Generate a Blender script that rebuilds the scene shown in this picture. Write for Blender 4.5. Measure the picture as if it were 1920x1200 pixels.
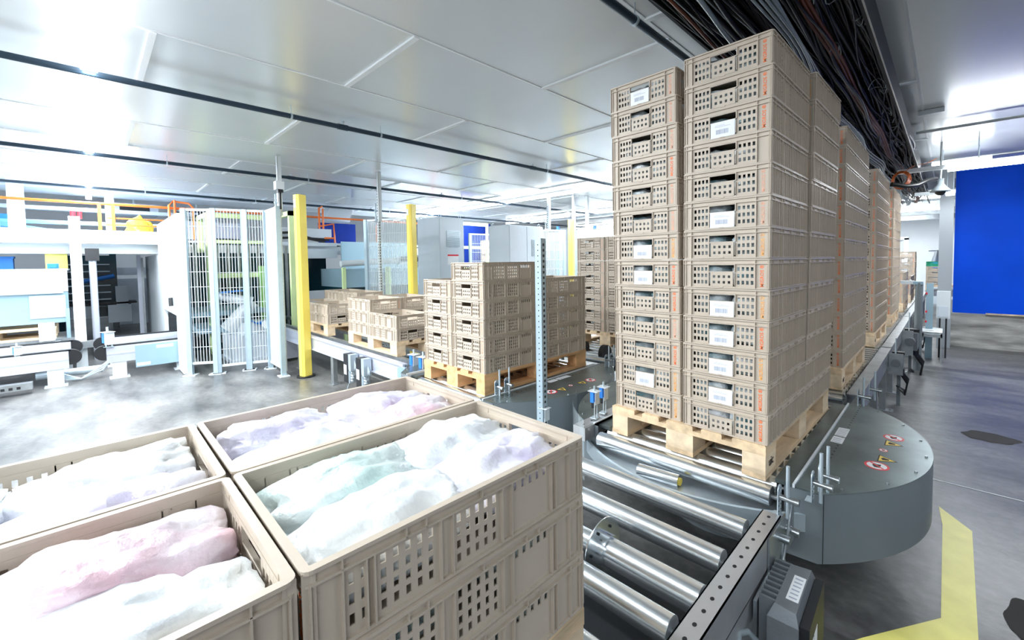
import bpy, math, random
from mathutils import Vector, Matrix, noise
random.seed(7)
PI = math.pi
for o in list(bpy.data.objects):
    bpy.data.objects.remove(o)
SC = bpy.context.scene
COL = SC.collection
# ------------------------------------------------------------------ camera, world, exposure
cam_data = bpy.data.cameras.new('camera')
cam = bpy.data.objects.new('camera', cam_data)
COL.objects.link(cam)
SC.camera = cam
cam_data.sensor_width = 36
cam_data.lens = 803.86 / 1920 * 36
cam_data.shift_x = (960 - 1015.36) / 1920
cam_data.shift_y = (525.86 - 600) / 1920
cam_data.clip_start = .02
yaw, pitch, roll = math.radians(43.46), math.radians(2.489), math.radians(-.72)
F = Vector((-math.sin(yaw)*math.cos(pitch), math.cos(yaw)*math.cos(pitch), -math.sin(pitch)))
r0 = Vector((math.cos(yaw), math.sin(yaw), 0)); u0 = r0.cross(F)
R = r0*math.cos(roll) + u0*math.sin(roll); U = -r0*math.sin(roll) + u0*math.cos(roll)
cam.matrix_world = Matrix(((R.x, U.x, -F.x, .554), (R.y, U.y, -F.y, -1.979), (R.z, U.z, -F.z, 1.512), (0, 0, 0, 1)))

world = bpy.data.worlds.new('world'); SC.world = world; world.use_nodes = True
world.node_tree.nodes['Background'].inputs[0].default_value = (.80, .90, 1, 1)
world.node_tree.nodes['Background'].inputs[1].default_value = .55
vs = SC.view_settings
vs.view_transform = 'Standard'; vs.look = 'None'; vs.gamma = 1; vs.use_curve_mapping = False
vs.exposure = .72
RT = .55          # height of the roller tops
CH = 3.0          # ceiling height

# ------------------------------------------------------------------ materials
def mat(name, col, rough=.5, metal=0, var=0, scale=8, bump=0, bscale=40, emit=None, es=0, alpha=None, spec=None, stretch=None, col2=None):
    m = bpy.data.materials.new(name); m.use_nodes = True
    nt = m.node_tree; b = nt.nodes['Principled BSDF']
    b.inputs['Base Color'].default_value = (*col, 1)
    b.inputs['Roughness'].default_value = rough
    b.inputs['Metallic'].default_value = metal
    if spec is not None: b.inputs['Specular IOR Level'].default_value = spec
    tc = nt.nodes.new('ShaderNodeTexCoord'); mp = nt.nodes.new('ShaderNodeMapping')
    nt.links.new(tc.outputs['Object'], mp.inputs[0])
    if stretch: mp.inputs['Scale'].default_value = stretch
    if var or col2:
        n = nt.nodes.new('ShaderNodeTexNoise'); n.inputs['Scale'].default_value = scale; n.inputs['Detail'].default_value = 6
        nt.links.new(mp.outputs[0], n.inputs[0])
        cr = nt.nodes.new('ShaderNodeValToRGB')
        cr.color_ramp.elements[0].position = .3; cr.color_ramp.elements[1].position = .7
        a = col2 if col2 else tuple(c*(1-var) for c in col)
        cc = col if col2 else tuple(min(1, c*(1+var)) for c in col)
        cr.color_ramp.elements[0].color = (*a, 1); cr.color_ramp.elements[1].color = (*cc, 1)
        nt.links.new(n.outputs[0], cr.inputs[0]); nt.links.new(cr.outputs[0], b.inputs['Base Color'])
    if bump:
        n2 = nt.nodes.new('ShaderNodeTexNoise'); n2.inputs['Scale'].default_value = bscale; n2.inputs['Detail'].default_value = 5
        bp = nt.nodes.new('ShaderNodeBump'); bp.inputs['Strength'].default_value = bump; bp.inputs['Distance'].default_value = .01
        nt.links.new(mp.outputs[0], n2.inputs[0]); nt.links.new(n2.outputs[0], bp.inputs['Height']); nt.links.new(bp.outputs[0], b.inputs['Normal'])
    if emit:
        b.inputs['Emission Color'].default_value = (*emit, 1); b.inputs['Emission Strength'].default_value = es
    if alpha is not None:
        b.inputs['Alpha'].default_value = alpha
    return m
T = {}
T['crate'] = mat('crate_beige_plastic', (.54, .462, .378), .42, 0, .08, 5, .05, 60, spec=.4)
T['crate_in'] = T['crate']
T['logo'] = mat('orange_print', (1, .20, .045), .5, 0, .15, 90)
T['logo_faint'] = mat('faded_orange_print', (.84, .42, .27), .5, 0, .12, 60)
T['logo_amber'] = mat('amber_print', (1, .42, .12), .5, 0, .25, 80)
T['white'] = mat('white_paper', (.82, .84, .86), .5, 0, .03, 20)
T['bar'] = mat('grey_print', (.38, .42, .52), .5)
T['black'] = mat('black_rubber', (.012, .013, .016), .45, 0, .2, 10)
T['steel'] = mat('galvanised_steel', (.50, .54, .56), .28, .9, .12, 7, .06, 30)
T['steel2'] = mat('dull_steel', (.42, .45, .47), .38, .85, .16, 9, .1, 40)
T['roller'] = mat('polished_roller_steel', (.80, .85, .88), .24, .95, .05, 3, .02, 5, stretch=(.3, 8, 8))
T['zinc'] = mat('pale_zinc', (.55, .64, .70), .4, .5, .06, 12)
T['rail'] = mat('rail_aluminium', (.55, .56, .58), .36, .7, .08, 6)
T['cover'] = mat('cover_plate_steel', (.19, .235, .24), .33, .7, .30, 4, .05, 12)
T['skirt'] = mat('skirt_grey_paint', (.19, .222, .242), .34, .1, .06, 2)
T['wood'] = mat('pallet_wood', (.70, .52, .33), .7, 0, .28, 3, .25, 30, stretch=(6, 1, 6))
T['wood2'] = mat('pallet_wood_orange', (.72, .42, .20), .7, 0, .28, 3, .25, 30, stretch=(6, 1, 6))
T['woodend'] = mat('pallet_block_wood', (.74, .58, .40), .75, 0, .2, 14, .25, 40, stretch=(1, .3, 1))
T['ink'] = mat('stamp_ink', (.05, .04, .035), .7)
T['whitep'] = mat('white_painted_steel', (.70, .755, .79), .35, .1, .03, 3)
T['lilac'] = mat('pale_aluminium_beam', (.60, .63, .73), .35, .4, .04, 5)
T['pblue'] = mat('pale_blue_housing', (.34, .50, .60), .3, .3, .05, 2)
T['cabinet'] = mat('cabinet_grey_paint', (.62, .69, .76), .4, 0, .03, 3)
T['fence'] = mat('fence_grey_blue', (.42, .53, .60), .4, .3, .05, 10)
T['yellow'] = mat('yellow_powder_coat', (.95, .75, .13), .4, 0, .06, 4)
T['lime'] = mat('pale_lime_frame', (.72, .88, .46), .45, 0, .06, 4)
T['green'] = mat('green_paint', (.30, .60, .18), .45)
T['orange'] = mat('orange_handrail_paint', (.90, .20, .035), .4, 0, .08, 6)
T['orangec'] = mat('orange_cable', (.50, .11, .02), .4)
T['brownc'] = mat('brown_cable', (.16, .045, .016), .5)
T['cable'] = mat('black_cable', (.010, .010, .011), .42, spec=.35)
T['greyc'] = mat('grey_cable', (.30, .35, .38), .35)
T['pipe'] = mat('dark_blue_grey_pipe', (.030, .055, .085), .35, .3)
T['dark'] = mat('dark_recess', (.010, .012, .015), .6)
T['teal'] = mat('dark_teal_glass', (.004, .035, .05), .15)
T['bluewall'] = mat('blue_wall_paint', (.0, .085, .80), .6, 0, .10, 1.2, spec=.15)
T['navy'] = mat('navy_panel', (.005, .025, .22), .6, 0, .1, 2, spec=.15)
T['blue'] = mat('blue_plastic', (.03, .22, .70), .35)
T['lightblue'] = mat('light_blue_beam', (.16, .42, .72), .4)
T['red'] = mat('red_plastic', (.75, .03, .05), .35)
T['greenc'] = mat('green_crate_plastic', (.01, .28, .15), .4)
T['concrete'] = mat('raw_concrete', (.42, .41, .39), .85, 0, .3, 5, .9, 10, stretch=(.6, 1, 3))
T['tube'] = mat('fluorescent_tube_glow', (1, 1, 1), .4, emit=(.92, .97, 1), es=13)
T['tube_bright'] = mat('bright_tube_glow', (1, 1, 1), .4, emit=(.94, .97, 1), es=18)
T['motor'] = mat('motor_cast_grey', (.20, .22, .24), .42, .3, .06, 20, .1, 80)
T['ycover'] = mat('pale_yellow_floor_paint', (.95, .86, .24), .42, 0, .08, 8)
T['ywarn'] = mat('warning_yellow', (.85, .62, .10), .45)
T['glass'] = mat('clear_polycarbonate', (.80, .90, .95), .08, alpha=.22)
T['bagw'] = mat('white_film', (.86, .90, .93), .22, 0, .1, 9, .9, 22)
T['bagp'] = mat('pink_white_film', (.88, .88, .93), .25, 0, 0, 7, .9, 22, col2=(.78, .48, .56))
T['bagl'] = mat('lilac_white_film', (.88, .90, .95), .25, 0, 0, 6, .9, 22, col2=(.64, .58, .80))
T['bagg'] = mat('green_white_film', (.84, .90, .90), .25, 0, 0, 6, .9, 22, col2=(.46, .66, .62))
T['bagmix'] = mat('blue_green_film', (.95, .97, 1.0), .3, 0, 0, 11, .9, 30, col2=(.10, .26, .30))
T['jacket'] = mat('white_signboard', (.85, .87, .89), .5, 0, .02, 9)

def floor_mat():
    m = bpy.data.materials.new('polished_concrete_floor'); m.use_nodes = True
    nt = m.node_tree; b = nt.nodes['Principled BSDF']; N = nt.nodes.new; L = nt.links.new
    tc = N('ShaderNodeTexCoord')
    n = N('ShaderNodeTexNoise'); n.inputs['Scale'].default_value = 1.3; n.inputs['Detail'].default_value = 9; n.inputs['Roughness'].default_value = .62
    mp = N('ShaderNodeMapping'); mp.inputs['Scale'].default_value = (.7, 1.6, 1); L(tc.outputs['Object'], mp.inputs[0]); L(mp.outputs[0], n.inputs[0])
    cr = N('ShaderNodeValToRGB'); e = cr.color_ramp.elements
    e[0].position = .34; e[0].color = (.050, .050, .052, 1); e[1].position = .72; e[1].color = (.26, .258, .25, 1)
    L(n.outputs[0], cr.inputs[0])
    n2 = N('ShaderNodeTexNoise'); n2.inputs['Scale'].default_value = 22; n2.inputs['Detail'].default_value = 8; L(tc.outputs['Object'], n2.inputs[0])
    mx = N('ShaderNodeMix'); mx.data_type = 'RGBA'; mx.blend_type = 'OVERLAY'; mx.inputs[0].default_value = .45
    L(cr.outputs[0], mx.inputs[6]); L(n2.outputs[0], mx.inputs[7]); L(mx.outputs[2], b.inputs['Base Color'])
    r = N('ShaderNodeMapRange'); r.inputs[3].default_value = .27; r.inputs[4].default_value = .42; L(n.outputs[0], r.inputs[0]); L(r.outputs[0], b.inputs['Roughness'])
    bp = N('ShaderNodeBump'); bp.inputs['Strength'].default_value = .12; bp.inputs['Distance'].default_value = .01; L(n2.outputs[0], bp.inputs['Height']); L(bp.outputs[0], b.inputs['Normal'])
    return m
T['floor'] = floor_mat()
T['ceiling'] = mat('satin_ceiling_panel', (.70, .735, .75), .24, .12, .03, .8, spec=.9)
T['seam'] = mat('ceiling_joint_white', (.80, .83, .85), .45)
T['wallw'] = mat('white_hall_wall', (.78, .82, .85), .5, 0, .05, 1)

# ------------------------------------------------------------------ mesh builder
class M:
    def __init__(s): s.v = []; s.f = []; s.m = []; s.sm = []
    def add(s, vs, fs, k=0, smooth=False):
        n = len(s.v); s.v += [tuple(v) for v in vs]; s.f += [tuple(i+n for i in f) for f in fs]
        s.m += [k]*len(fs); s.sm += [smooth]*len(fs); return s
    def box(s, x0, x1, y0, y1, z0, z1, k=0):
        if x1 < x0: x0, x1 = x1, x0
        if y1 < y0: y0, y1 = y1, y0
        if z1 < z0: z0, z1 = z1, z0
        return s.add([(x0,y0,z0),(x1,y0,z0),(x1,y1,z0),(x0,y1,z0),(x0,y0,z1),(x1,y0,z1),(x1,y1,z1),(x0,y1,z1)],
                     [(0,3,2,1),(4,5,6,7),(0,1,5,4),(1,2,6,5),(2,3,7,6),(3,0,4,7)], k)
    def tube(s, a, b, r, k=0, n=12, r2=None, cap=True):
        a = Vector(a); b = Vector(b); d = (b-a).normalized(); r2 = r if r2 is None else r2
        q = d.to_track_quat('Z', 'Y'); vs = []
        for p, rr in ((a, r), (b, r2)):
            for i in range(n):
                t = 2*PI*i/n; vs.append(p + q @ Vector((rr*math.cos(t), rr*math.sin(t), 0)))
        s.add(vs, [(i, (i+1) % n, n+(i+1) % n, n+i) for i in range(n)], k, True)
        if cap: s.add(vs, [tuple(range(n-1, -1, -1)), tuple(range(n, 2*n))], k)
        return s
    def path(s, pts, r, k=0, n=8):
        pts = [Vector(p) for p in pts]; vs = []; fs = []
        for i, p in enumerate(pts):
            d = (pts[min(i+1, len(pts)-1)] - pts[max(i-1, 0)])
            if d.length < 1e-9: d = Vector((0, 0, 1))
            d.normalize(); up = Vector((0, 0, 1)) if abs(d.z) < .9 else Vector((1, 0, 0))
            a = d.cross(up).normalized(); b = a.cross(d)
            for j in range(n):
                t = 2*PI*j/n; vs.append(p + a*(r*math.cos(t)) + b*(r*math.sin(t)))
        for i in range(len(pts)-1):
            for j in range(n): fs.append((i*n+j, i*n+(j+1) % n, (i+1)*n+(j+1) % n, (i+1)*n+j))
        s.add(vs, fs, k, True)
        s.add(vs, [tuple(range(n)), tuple(range(len(vs)-1, len(vs)-n-1, -1))], k)
        return s
    def prism(s, poly, z0, z1, k=0, kside=None, smooth=False):
        n = len(poly); vs = [(x, y, z0) for x, y in poly] + [(x, y, z1) for x, y in poly]
        s.add(vs, [tuple(range(n-1, -1, -1)), tuple(range(n, 2*n))], k)
        s.add(vs, [(i, (i+1) % n, n+(i+1) % n, n+i) for i in range(n)], k if kside is None else kside, smooth)
        return s
    def lathe(s, prof, c, k=0, n=20):
        vs = []; fs = []
        for r, z in prof:
            for j in range(n):
                t = 2*PI*j/n; vs.append((c[0]+r*math.cos(t), c[1]+r*math.sin(t), c[2]+z))
        for i in range(len(prof)-1):
            for j in range(n): fs.append((i*n+j, i*n+(j+1) % n, (i+1)*n+(j+1) % n, (i+1)*n+j))
        return s.add(vs, fs, k, True)
    def grid(s, fx, nu, nv, k=0, smooth=True):
        vs = [fx(i/nu, j/nv) for j in range(nv+1) for i in range(nu+1)]
        return s.add(vs, [(j*(nu+1)+i, j*(nu+1)+i+1, (j+1)*(nu+1)+i+1, (j+1)*(nu+1)+i) for j in range(nv) for i in range(nu)], k, smooth)
    def mesh(s, name, mats):
        me = bpy.data.meshes.new(name); me.from_pydata(s.v, [], s.f)
        for t in (mats if isinstance(mats, (list, tuple)) else [mats]): me.materials.append(T[t])
        me.polygons.foreach_set('material_index', s.m); me.polygons.foreach_set('use_smooth', s.sm)
        me.update(); return me
    def xf(s, mw):
        s.v = [tuple(mw @ Vector(v)) for v in s.v]; return s
def link(name, me, parent=None, loc=None):
    o = bpy.data.objects.new(name, me); COL.objects.link(o)
    if parent: o.parent = parent
    if loc: o.location = loc
    return o
def tag(o, label, cat, group=None, kind=None):
    o['label'] = label; o['category'] = cat
    if group: o['group'] = group
    if kind: o['kind'] = kind
    return o
def thing(name, label, cat, loc=(0, 0, 0), rz=0, group=None, kind=None):
    o = bpy.data.objects.new(name, None); COL.objects.link(o); o.empty_display_size = .1
    o.location = loc; o.rotation_euler = (0, 0, rz); return tag(o, label, cat, group, kind)
def part(name, m, mats, parent, label=None, loc=None):
    o = link(name, m.mesh(name, mats), parent, loc)
    if label: o['label'] = label
    return o
def parts(name, boxes, mats, parent, label=None):
    for b in boxes: part(name, M().box(*b), mats, parent, label)
def single(name, m, mats, label, cat, group=None, kind=None, loc=None):
    return tag(link(name, m.mesh(name, mats), None, loc), label, cat, group, kind)
def struct(name, m, mats, label=None):
    o = link(name, m.mesh(name, mats)); o['kind'] = 'structure'
    if label: o['label'] = label
    return o
def dup(root, loc, rz, label, group=None, name=None):
    r = root.copy(); COL.objects.link(r); r.location = loc; r.rotation_euler = (0, 0, rz); r['label'] = label
    if group: r['group'] = group
    for ch in list(root.children):
        c = ch.copy(); COL.objects.link(c); c.parent = r
        for g in ch.children:
            d = g.copy(); COL.objects.link(d); d.parent = c
    return r
def text_mesh(txt, size, matname, bold=0):
    cu = bpy.data.curves.new('lettering', 'FONT'); cu.body = txt; cu.size = size; cu.align_x = 'CENTER'; cu.align_y = 'CENTER'; cu.offset = bold; cu.extrude = .0004; cu.resolution_u = 2
    ob = bpy.data.objects.new('lettering_source', cu); COL.objects.link(ob)
    bpy.context.view_layer.update()
    me = bpy.data.meshes.new_from_object(ob.evaluated_get(bpy.context.evaluated_depsgraph_get()))
    bpy.data.objects.remove(ob); me.materials.clear(); me.materials.append(T[matname]); me.name = 'lettering'
    return me

# ------------------------------------------------------------------ room shell
struct('floor', M().add([(-18, -7, 0), (7, -7, 0), (7, 19, 0), (-18, 19, 0)], [(0, 1, 2, 3)]), 'floor', 'grey polished concrete floor')
struct('ceiling', M().box(-12.6, 7, -7, 19, CH, CH+.08), 'ceiling', 'satin white sandwich panel ceiling')
m = M().box(-18, -12.7, -7, 19, 4.2, 4.3)
struct('ceiling', m, 'wallw', 'high white ceiling above the mezzanine')
xs = [.34, -.83, -2.0, -3.12, -4.27, -5.52, -6.75, -7.95, -9.15, -10.35, -11.55]
m = M()
for x in xs: m.box(x-.009, x+.009, -7, 19, CH-.006, CH)
for i, x in enumerate(xs[:-1]):
    off = {0: .45, 1: .76, 2: -.44, 3: -1.64+2.43, 4: -.43, 5: .82}.get(i, [-.43, .8][i % 2])
    y = off - 2.43*3
    while y < 18:
        m.box(xs[i+1], x, y-.019, y+.019, CH-.014, CH); y += 2.43
struct('trim_1', m, 'seam', 'white joint strips between the ceiling panels')
struct('wall_left', M().box(-18.2, -18, -7, 19, 0, 4.3), 'wallw')
struct('wall_back', M().box(-18, .9, 18.9, 19.1, 0, 4.3), 'wallw')
struct('wall_right', M().box(.63, 7, 8.25, 8.45, .55, CH), 'bluewall', 'saturated blue painted wall')
struct('wall_side', M().box(7, 7.2, -7, 19, 0, CH), 'cabinet')
m = M()
def plinth(u, v):
    x = .55+u*6.4; z = .56*v
    return (x, 8.05+.05*noise.noise(Vector((x*1.5, z*9, 3)))+.03*noise.noise(Vector((x*4, z*22, 7))), z+.012*noise.noise(Vector((x*3, 5, 1)))*(v > .9))
m.grid(plinth, 120, 14); m.box(.57, 7, 8.08, 8.6, 0, .553)
struct('trim_2', m, 'concrete', 'rough raw concrete plinth under the blue wall')
m = M().box(.44, .61, 7.75, 8.2, .0, 2.9)
m.box(.43, .62, 7.74, 8.21, 2.78, CH)
T['column'] = mat('grey_column_paint', (.34, .375, .41), .5)
struct('trim_3', m, 'column', 'light grey column beside the blue wall')

# floor marking and old line
m = M()
def strip(m, pts, w, z, k=0):
    for a, b in zip(pts[:-1], pts[1:]):
        a = Vector((*a, 0)); b = Vector((*b, 0)); d = (b-a).normalized(); n = Vector((-d.y, d.x, 0))*w/2
        m.add([a-n+Vector((0, 0, z)), b-n+Vector((0, 0, z)), b+n+Vector((0, 0, z)), a+n+Vector((0, 0, z))], [(0, 1, 2, 3)], k)
m.add([(.545, 1.504, .003), (.563, 1.27, .003), (.564, .413, .003), (.34, .08, .003), (.2, -.15, .003), (.3, -.22, .003), (.45, -.05, .003), (.672, .30, .003), (.682, 1.30, .003)],
      [(0, 1, 8), (1, 2, 7, 8), (2, 3, 6, 7), (3, 4, 5, 6)])
single('floor_marking', m, 'ycover', 'pale yellow angled floor marking band around the round turntable', 'floor marking')
m = M(); strip(m, [(.45, 1.915), (3, 1.94)], .012, .002)
single('floor_line', m, 'seam', 'thin white scratch line across the grey floor right of the turntable', 'floor line')
def blob(cx, cy, rx, ry, seed, z=.0025):
    return [(cx+rx*(1+.35*noise.noise(Vector((math.cos(t)*1.3, math.sin(t)*1.3, seed))))*math.cos(t), cy+ry*(1+.35*noise.noise(Vector((math.cos(t)*2, math.sin(t)*2, seed+3))))*math.sin(t), z) for t in [2*PI*i/40 for i in range(40)]]
T['stain'] = mat('damp_patch', (.045, .042, .040), .7, spec=.2)
m = M().add(blob(.84, 3.13, .17, .13, 2), [tuple(range(40))])
single('floor_stain', m, 'stain', 'dark damp patch on the concrete floor right of the turntable', 'stain')
m = M().add(blob(.86, .62, .11, .17, 9), [tuple(range(40))])
single('floor_stain', m, 'stain', 'dark patch beside the yellow marking at the lower right edge', 'stain')

# ------------------------------------------------------------------ crate
def arcpts(hx, hy, r, n=4):
    out = []
    for cx, cy, a0 in ((hx-r, hy-r, 0), (-hx+r, hy-r, PI/2), (-hx+r, -hy+r, PI), (hx-r, -hy+r, 1.5*PI)):
        for i in range(n+1):
            t = a0+PI/2*i/n; out.append((cx+r*math.cos(t), cy+r*math.sin(t)))
    return out
def ring(m, HX, HY, d0, d1, z0, z1, r=.014):
    a = arcpts(HX-d0, HY-d0, max(.003, r-d0)); b = arcpts(HX-d1, HY-d1, max(.002, r-d1)); n = len(a)
    vs = [(x, y, z0) for x, y in a]+[(x, y, z0) for x, y in b]+[(x, y, z1) for x, y in a]+[(x, y, z1) for x, y in b]
    fs = []
    for i in range(n):
        j = (i+1) % n
        fs += [(i, j, 2*n+j, 2*n+i), (n+j, n+i, 3*n+i, 3*n+j), (2*n+i, 2*n+j, 3*n+j, 3*n+i), (n+i, n+j, j, i)]
    m.add(vs, fs)
CP = .1355     # stacking pitch
HXC, HYC = .1985, .2985
def wallbox(m, side, u0, u1, z0, z1, d0, d1, k=0):
    if side == 0: m.box(-HXC+u0, -HXC+u1, -HYC+d0, -HYC+d1, z0, z1, k)
    elif side == 1: m.box(HXC-d1, HXC-d0, -HYC+u0, -HYC+u1, z0, z1, k)
    elif side == 2: m.box(HXC-u1, HXC-u0, HYC-d1, HYC-d0, z0, z1, k)
    else: m.box(-HXC+d0, -HXC+d1, HYC-u1, HYC-u0, z0, z1, k)
def lattice(m, side, u0, u1, z0, z1, nu, nz, bu, bz, d0=.009, d1=.012):
    hu = (u1-u0-bu*(nu+1))/nu; hz = (z1-z0-bz*(nz+1))/nz
    for i in range(nu+1): wallbox(m, side, u0+i*(hu+bu), u0+i*(hu+bu)+bu, z0, z1, d0, d1)
    for j in range(nz+1): wallbox(m, side, u0, u1, z0+j*(hz+bz), z0+j*(hz+bz)+bz, d0+.0002, d1-.0002)
def crate_body(solid=False):
    m = M(); H = CP-.0015
    ring(m, HXC, HYC, 0, .013, H-.006, H)            # lip
    ring(m, HXC, HYC, .001, .012, .110, .1135)       # second rib
    ring(m, HXC, HYC, .008, .011, .1135, H-.006)     # band between the ribs
    ring(m, HXC, HYC, .004, .013, 0, .006)           # foot
    m.box(-HXC+.01, HXC-.01, -HYC+.01, HYC-.01, .004, .007)
    for side in (0, 2):
        W = 2*HXC
        for u in (.007, .044, .3345, W-.007): wallbox(m, side, u-.0012, u+.0012, .004, H-.003, .0008, .012)
        wallbox(m, side, .010, .048, .006, .11, .009, .012)
        wallbox(m, side, .336, W-.010, .006, .11, .009, .012)
        lattice(m, side, .048, .128, .006, .110, 4, 3, .0075, .0135)
        lattice(m, side, .248, .334, .006, .110, 4, 3, .0085, .0135)
        # handle opening frame and label clip
        wallbox(m, side, .128, .248, .106, .110, .003, .012)
        wallbox(m, side, .126, .130, .076, .110, .002, .012)
        wallbox(m, side, .246, .250, .076, .110, .002, .012)
        wallbox(m, side, .130, .246, .0735, .0775, .003, .012)
        wallbox(m, side, .1285, .1305, .014, .070, .002, .009)
        wallbox(m, side, .2455, .2475, .014, .070, .002, .009)
        lattice(m, side, .137, .240, .008, .0735, 4, 2, .012, .014, .004, .008)
        wallbox(m, side, .128, .248, .006, .010, .006, .012)
        wallbox(m, side, .176, .196, .004, .008, .001, .006)
    for side in (1, 3):
        L = 2*HYC
        if solid:
            for u in (.010, .028, .052, .086, .112, .150, .172, .212, .236, .270, .300, .325, .348, .385, .412, .445, .486, .515, .545, .572, L-.010):
                wallbox(m, side, u-.0012, u+.0012, .004, .112, .0008 if u in (.052, .150, .300, .445, .545) else .0022, .012)
            for u in (.052, .150, .185, .300, .410, .445, .545): wallbox(m, side, u-.0012, u+.0012, .110, H-.004, .001, .010)
            prev = .010
            for u in (.100, .224, .398, .530):
                wallbox(m, side, prev, u-.0028, .006, .11, .009, .012); wallbox(m, side, u-.0028, u+.0028, .006, .030, .009, .012); wallbox(m, side, u-.0028, u+.0028, .082, .11, .009, .012)
                wallbox(m, side, u-.010, u+.002, .030, .032, .004, .010); wallbox(m, side, u-.012, u-.004, .078, .080, .004, .010); prev = u+.0028
            wallbox(m, side, prev, L-.010, .006, .11, .009, .012)
            for u0, u1 in ((.255, .285), (.130, .145), (.455, .478)):
                for z in (.03, .05, .07, .09): wallbox(m, side, u0, u1, z, z+.0015, .006, .010)
            continue
        for u in (.010, .052, .086, .098, .212, .236, .348, .372, .486, .500, .545, L-.010):
            wallbox(m, side, u-.0012, u+.0012, .004, .112, .0008, .012)
        for u in (.052, .150, .185, .300, .410, .445, .545): wallbox(m, side, u-.0012, u+.0012, .110, H-.004, .001, .010)
        for a, b in ((.010, .052), (.212, .236), (.348, .372), (.486, L-.010)): wallbox(m, side, a, b, .006, .11, .009, .012)
        lattice(m, side, .052, .098, .006, .11, 2, 3, .010, .0135)
        lattice(m, side, .098, .212, .006, .11, 5, 4, .0115, .009)
        lattice(m, side, .236, .348, .006, .11, 5, 4, .0115, .009)
        wallbox(m, side, .372, .486, .006, .085, .009, .012)
        lattice(m, side, .372, .486, .085, .11, 5, 1, .0115, .002)
    for sx in (-1, 1):
        for sy in (-1, 1):
            r = .014; cx, cy = sx*(HXC-.004-r), sy*(HYC-.004-r)
            pts = [(cx+sx*r*math.cos(t), cy+sy*r*math.sin(t)) for t in [PI/2*i/5 for i in range(6)]]
            inn = [(cx+sx*(r-.004)*math.cos(t), cy+sy*(r-.004)*math.sin(t)) for t in [PI/2*i/5 for i in range(5, -1, -1)]]
            p = pts+inn
            if sx*sy < 0: p = p[::-1]
            m.prism(p, .004, H-.003, smooth=False)
    return m.mesh('crate_body', 'crate')
ME_CRATE = crate_body()
ME_CRATE_S = crate_body(True)
SOLID = [True]
def card(tilt=0):
    m = M(); y = -HYC+.0025; x0, x1 = -HXC+.134, -HXC+.243
    m.box(x0, x1, y-.0008, y, .006, .076, 0)
    x = x0+.025
    while x < x1-.028:
        w = random.choice([.0015, .0025, .004]); m.box(x, x+w, y-.0011, y-.0008, .022, .042, 1); x += w+random.choice([.0012, .002])
    m.box(x0+.02, x1-.02, y-.0011, y-.0008, .054, .0555, 1); m.box(x0+.02, x1-.045, y-.0011, y-.0008, .060, .0612, 1)
    return m.mesh('barcode_label', ['white', 'bar'])
ME_CARD = card()
def logo(matname, bold):
    me = text_mesh('MIGROS \u00ae', .0205, matname, bold)
    mw = Matrix.Translation((HXC-.036, -HYC+.0085, .058)) @ Matrix.Rotation(PI/2, 4, 'X') @ Matrix.Rotation(PI/2, 4, 'Z')
    me.transform(mw); me.name = 'shop_print'; return me
ME_LOGO = {'s': logo('logo', .0003), 'f': logo('logo_faint', .0002), 'a': logo('logo_amber', .0005)}
ORD = ['topmost', 'second from the top', 'third from the top', 'fourth from the top', 'fifth from the top', 'sixth from the top', 'seventh from the top', 'eighth from the top', 'ninth from the top', 'tenth from the top', 'eleventh from the top', 'twelfth from the top', 'bottom']
def crate(x, y, z, rz, label, group, card=False, logo='f', flip=False):
    o = thing('crate', label, 'crate', (x, y, z), rz, group)
    link('crate_body', ME_CRATE_S if SOLID[0] else ME_CRATE, o)
    if card: link('barcode_label', ME_CARD, o)['label'] = 'white barcode label in the clip'
    if logo: link('shop_print', ME_LOGO[logo], o)['label'] = {'s': 'bright orange vertical lettering', 'f': 'faded orange lettering', 'a': 'smudged amber lettering'}[logo]
    return o
def stack(origin, ang, cx, cy, n, where, group, rz=0, z0=RT+.153, cards=(), logos=None, lean=(0, 0), total=None):
    """crates stacked on a pallet; cx, cy in the pallet's own frame"""
    ca, sa = math.cos(ang), math.sin(ang)
    for k in range(n):             # k = 0 is the lowest
        top = n-1-k
        px = cx+lean[0]*k/12+random.uniform(-.0015, .0015); py = cy+lean[1]*k/12+random.uniform(-.0015, .0015)
        w = ORD[top] if top < 12 and k > 0 else 'bottom'
        lab = '%s beige crate %s' % (w, where) if not (top in cards) else '%s beige crate with barcode label %s' % (w, where)
        lg = (logos[top] if logos else random.choice('ffsa'))
        crate(origin[0]+ca*px-sa*py, origin[1]+sa*px+ca*py, z0+k*CP, ang+rz+random.uniform(-.004, .004), lab, group, top in cards, None if lg == '-' else lg)

# ------------------------------------------------------------------ pallets
def pallet_proto():
    o = thing('pallet', '', 'pallet')
    PH = .152
    for a, b in ((0, .1), (.3275, .4725), (.7, .8)):
        part('bottom_board', M().box(a, b, 0, 1.2, 0, .022), 'wood', o)
    for y0, y1 in ((0, .145), (.5275, .6725), (1.055, 1.2)):
        for a, b in ((.001, .099), (.3285, .4715), (.701, .799)):
            part('block', M().box(a, b, y0+.002, y1-.002, .022, .108), 'woodend', o)
        part('cross_board', M().box(0, .8, y0, y1, .108, .130), 'wood', o)
    for a, b in ((0, .143), (.19, .288), (.33, .47), (.512, .610), (.657, .8)):
        m = M(); w = .004; z0, z1 = .130, PH
        m.add([(a, 0, z0), (b, 0, z0), (b, 0, z1-w), (b-w, 0, z1), (a+w, 0, z1), (a, 0, z1-w),
               (a, 1.2, z0), (b, 1.2, z0), (b, 1.2, z1-w), (b-w, 1.2, z1), (a+w, 1.2, z1), (a, 1.2, z1-w)],
              [(0, 5, 4, 3, 2, 1)[::-1][::-1], (6, 7, 8, 9, 10, 11)]+[(i, (i+1) % 6, 6+(i+1) % 6, 6+i) for i in range(6)])
        part('deck_board', m, 'wood', o)
    return o
P0 = pallet_proto()
P0_used = [False]
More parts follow.
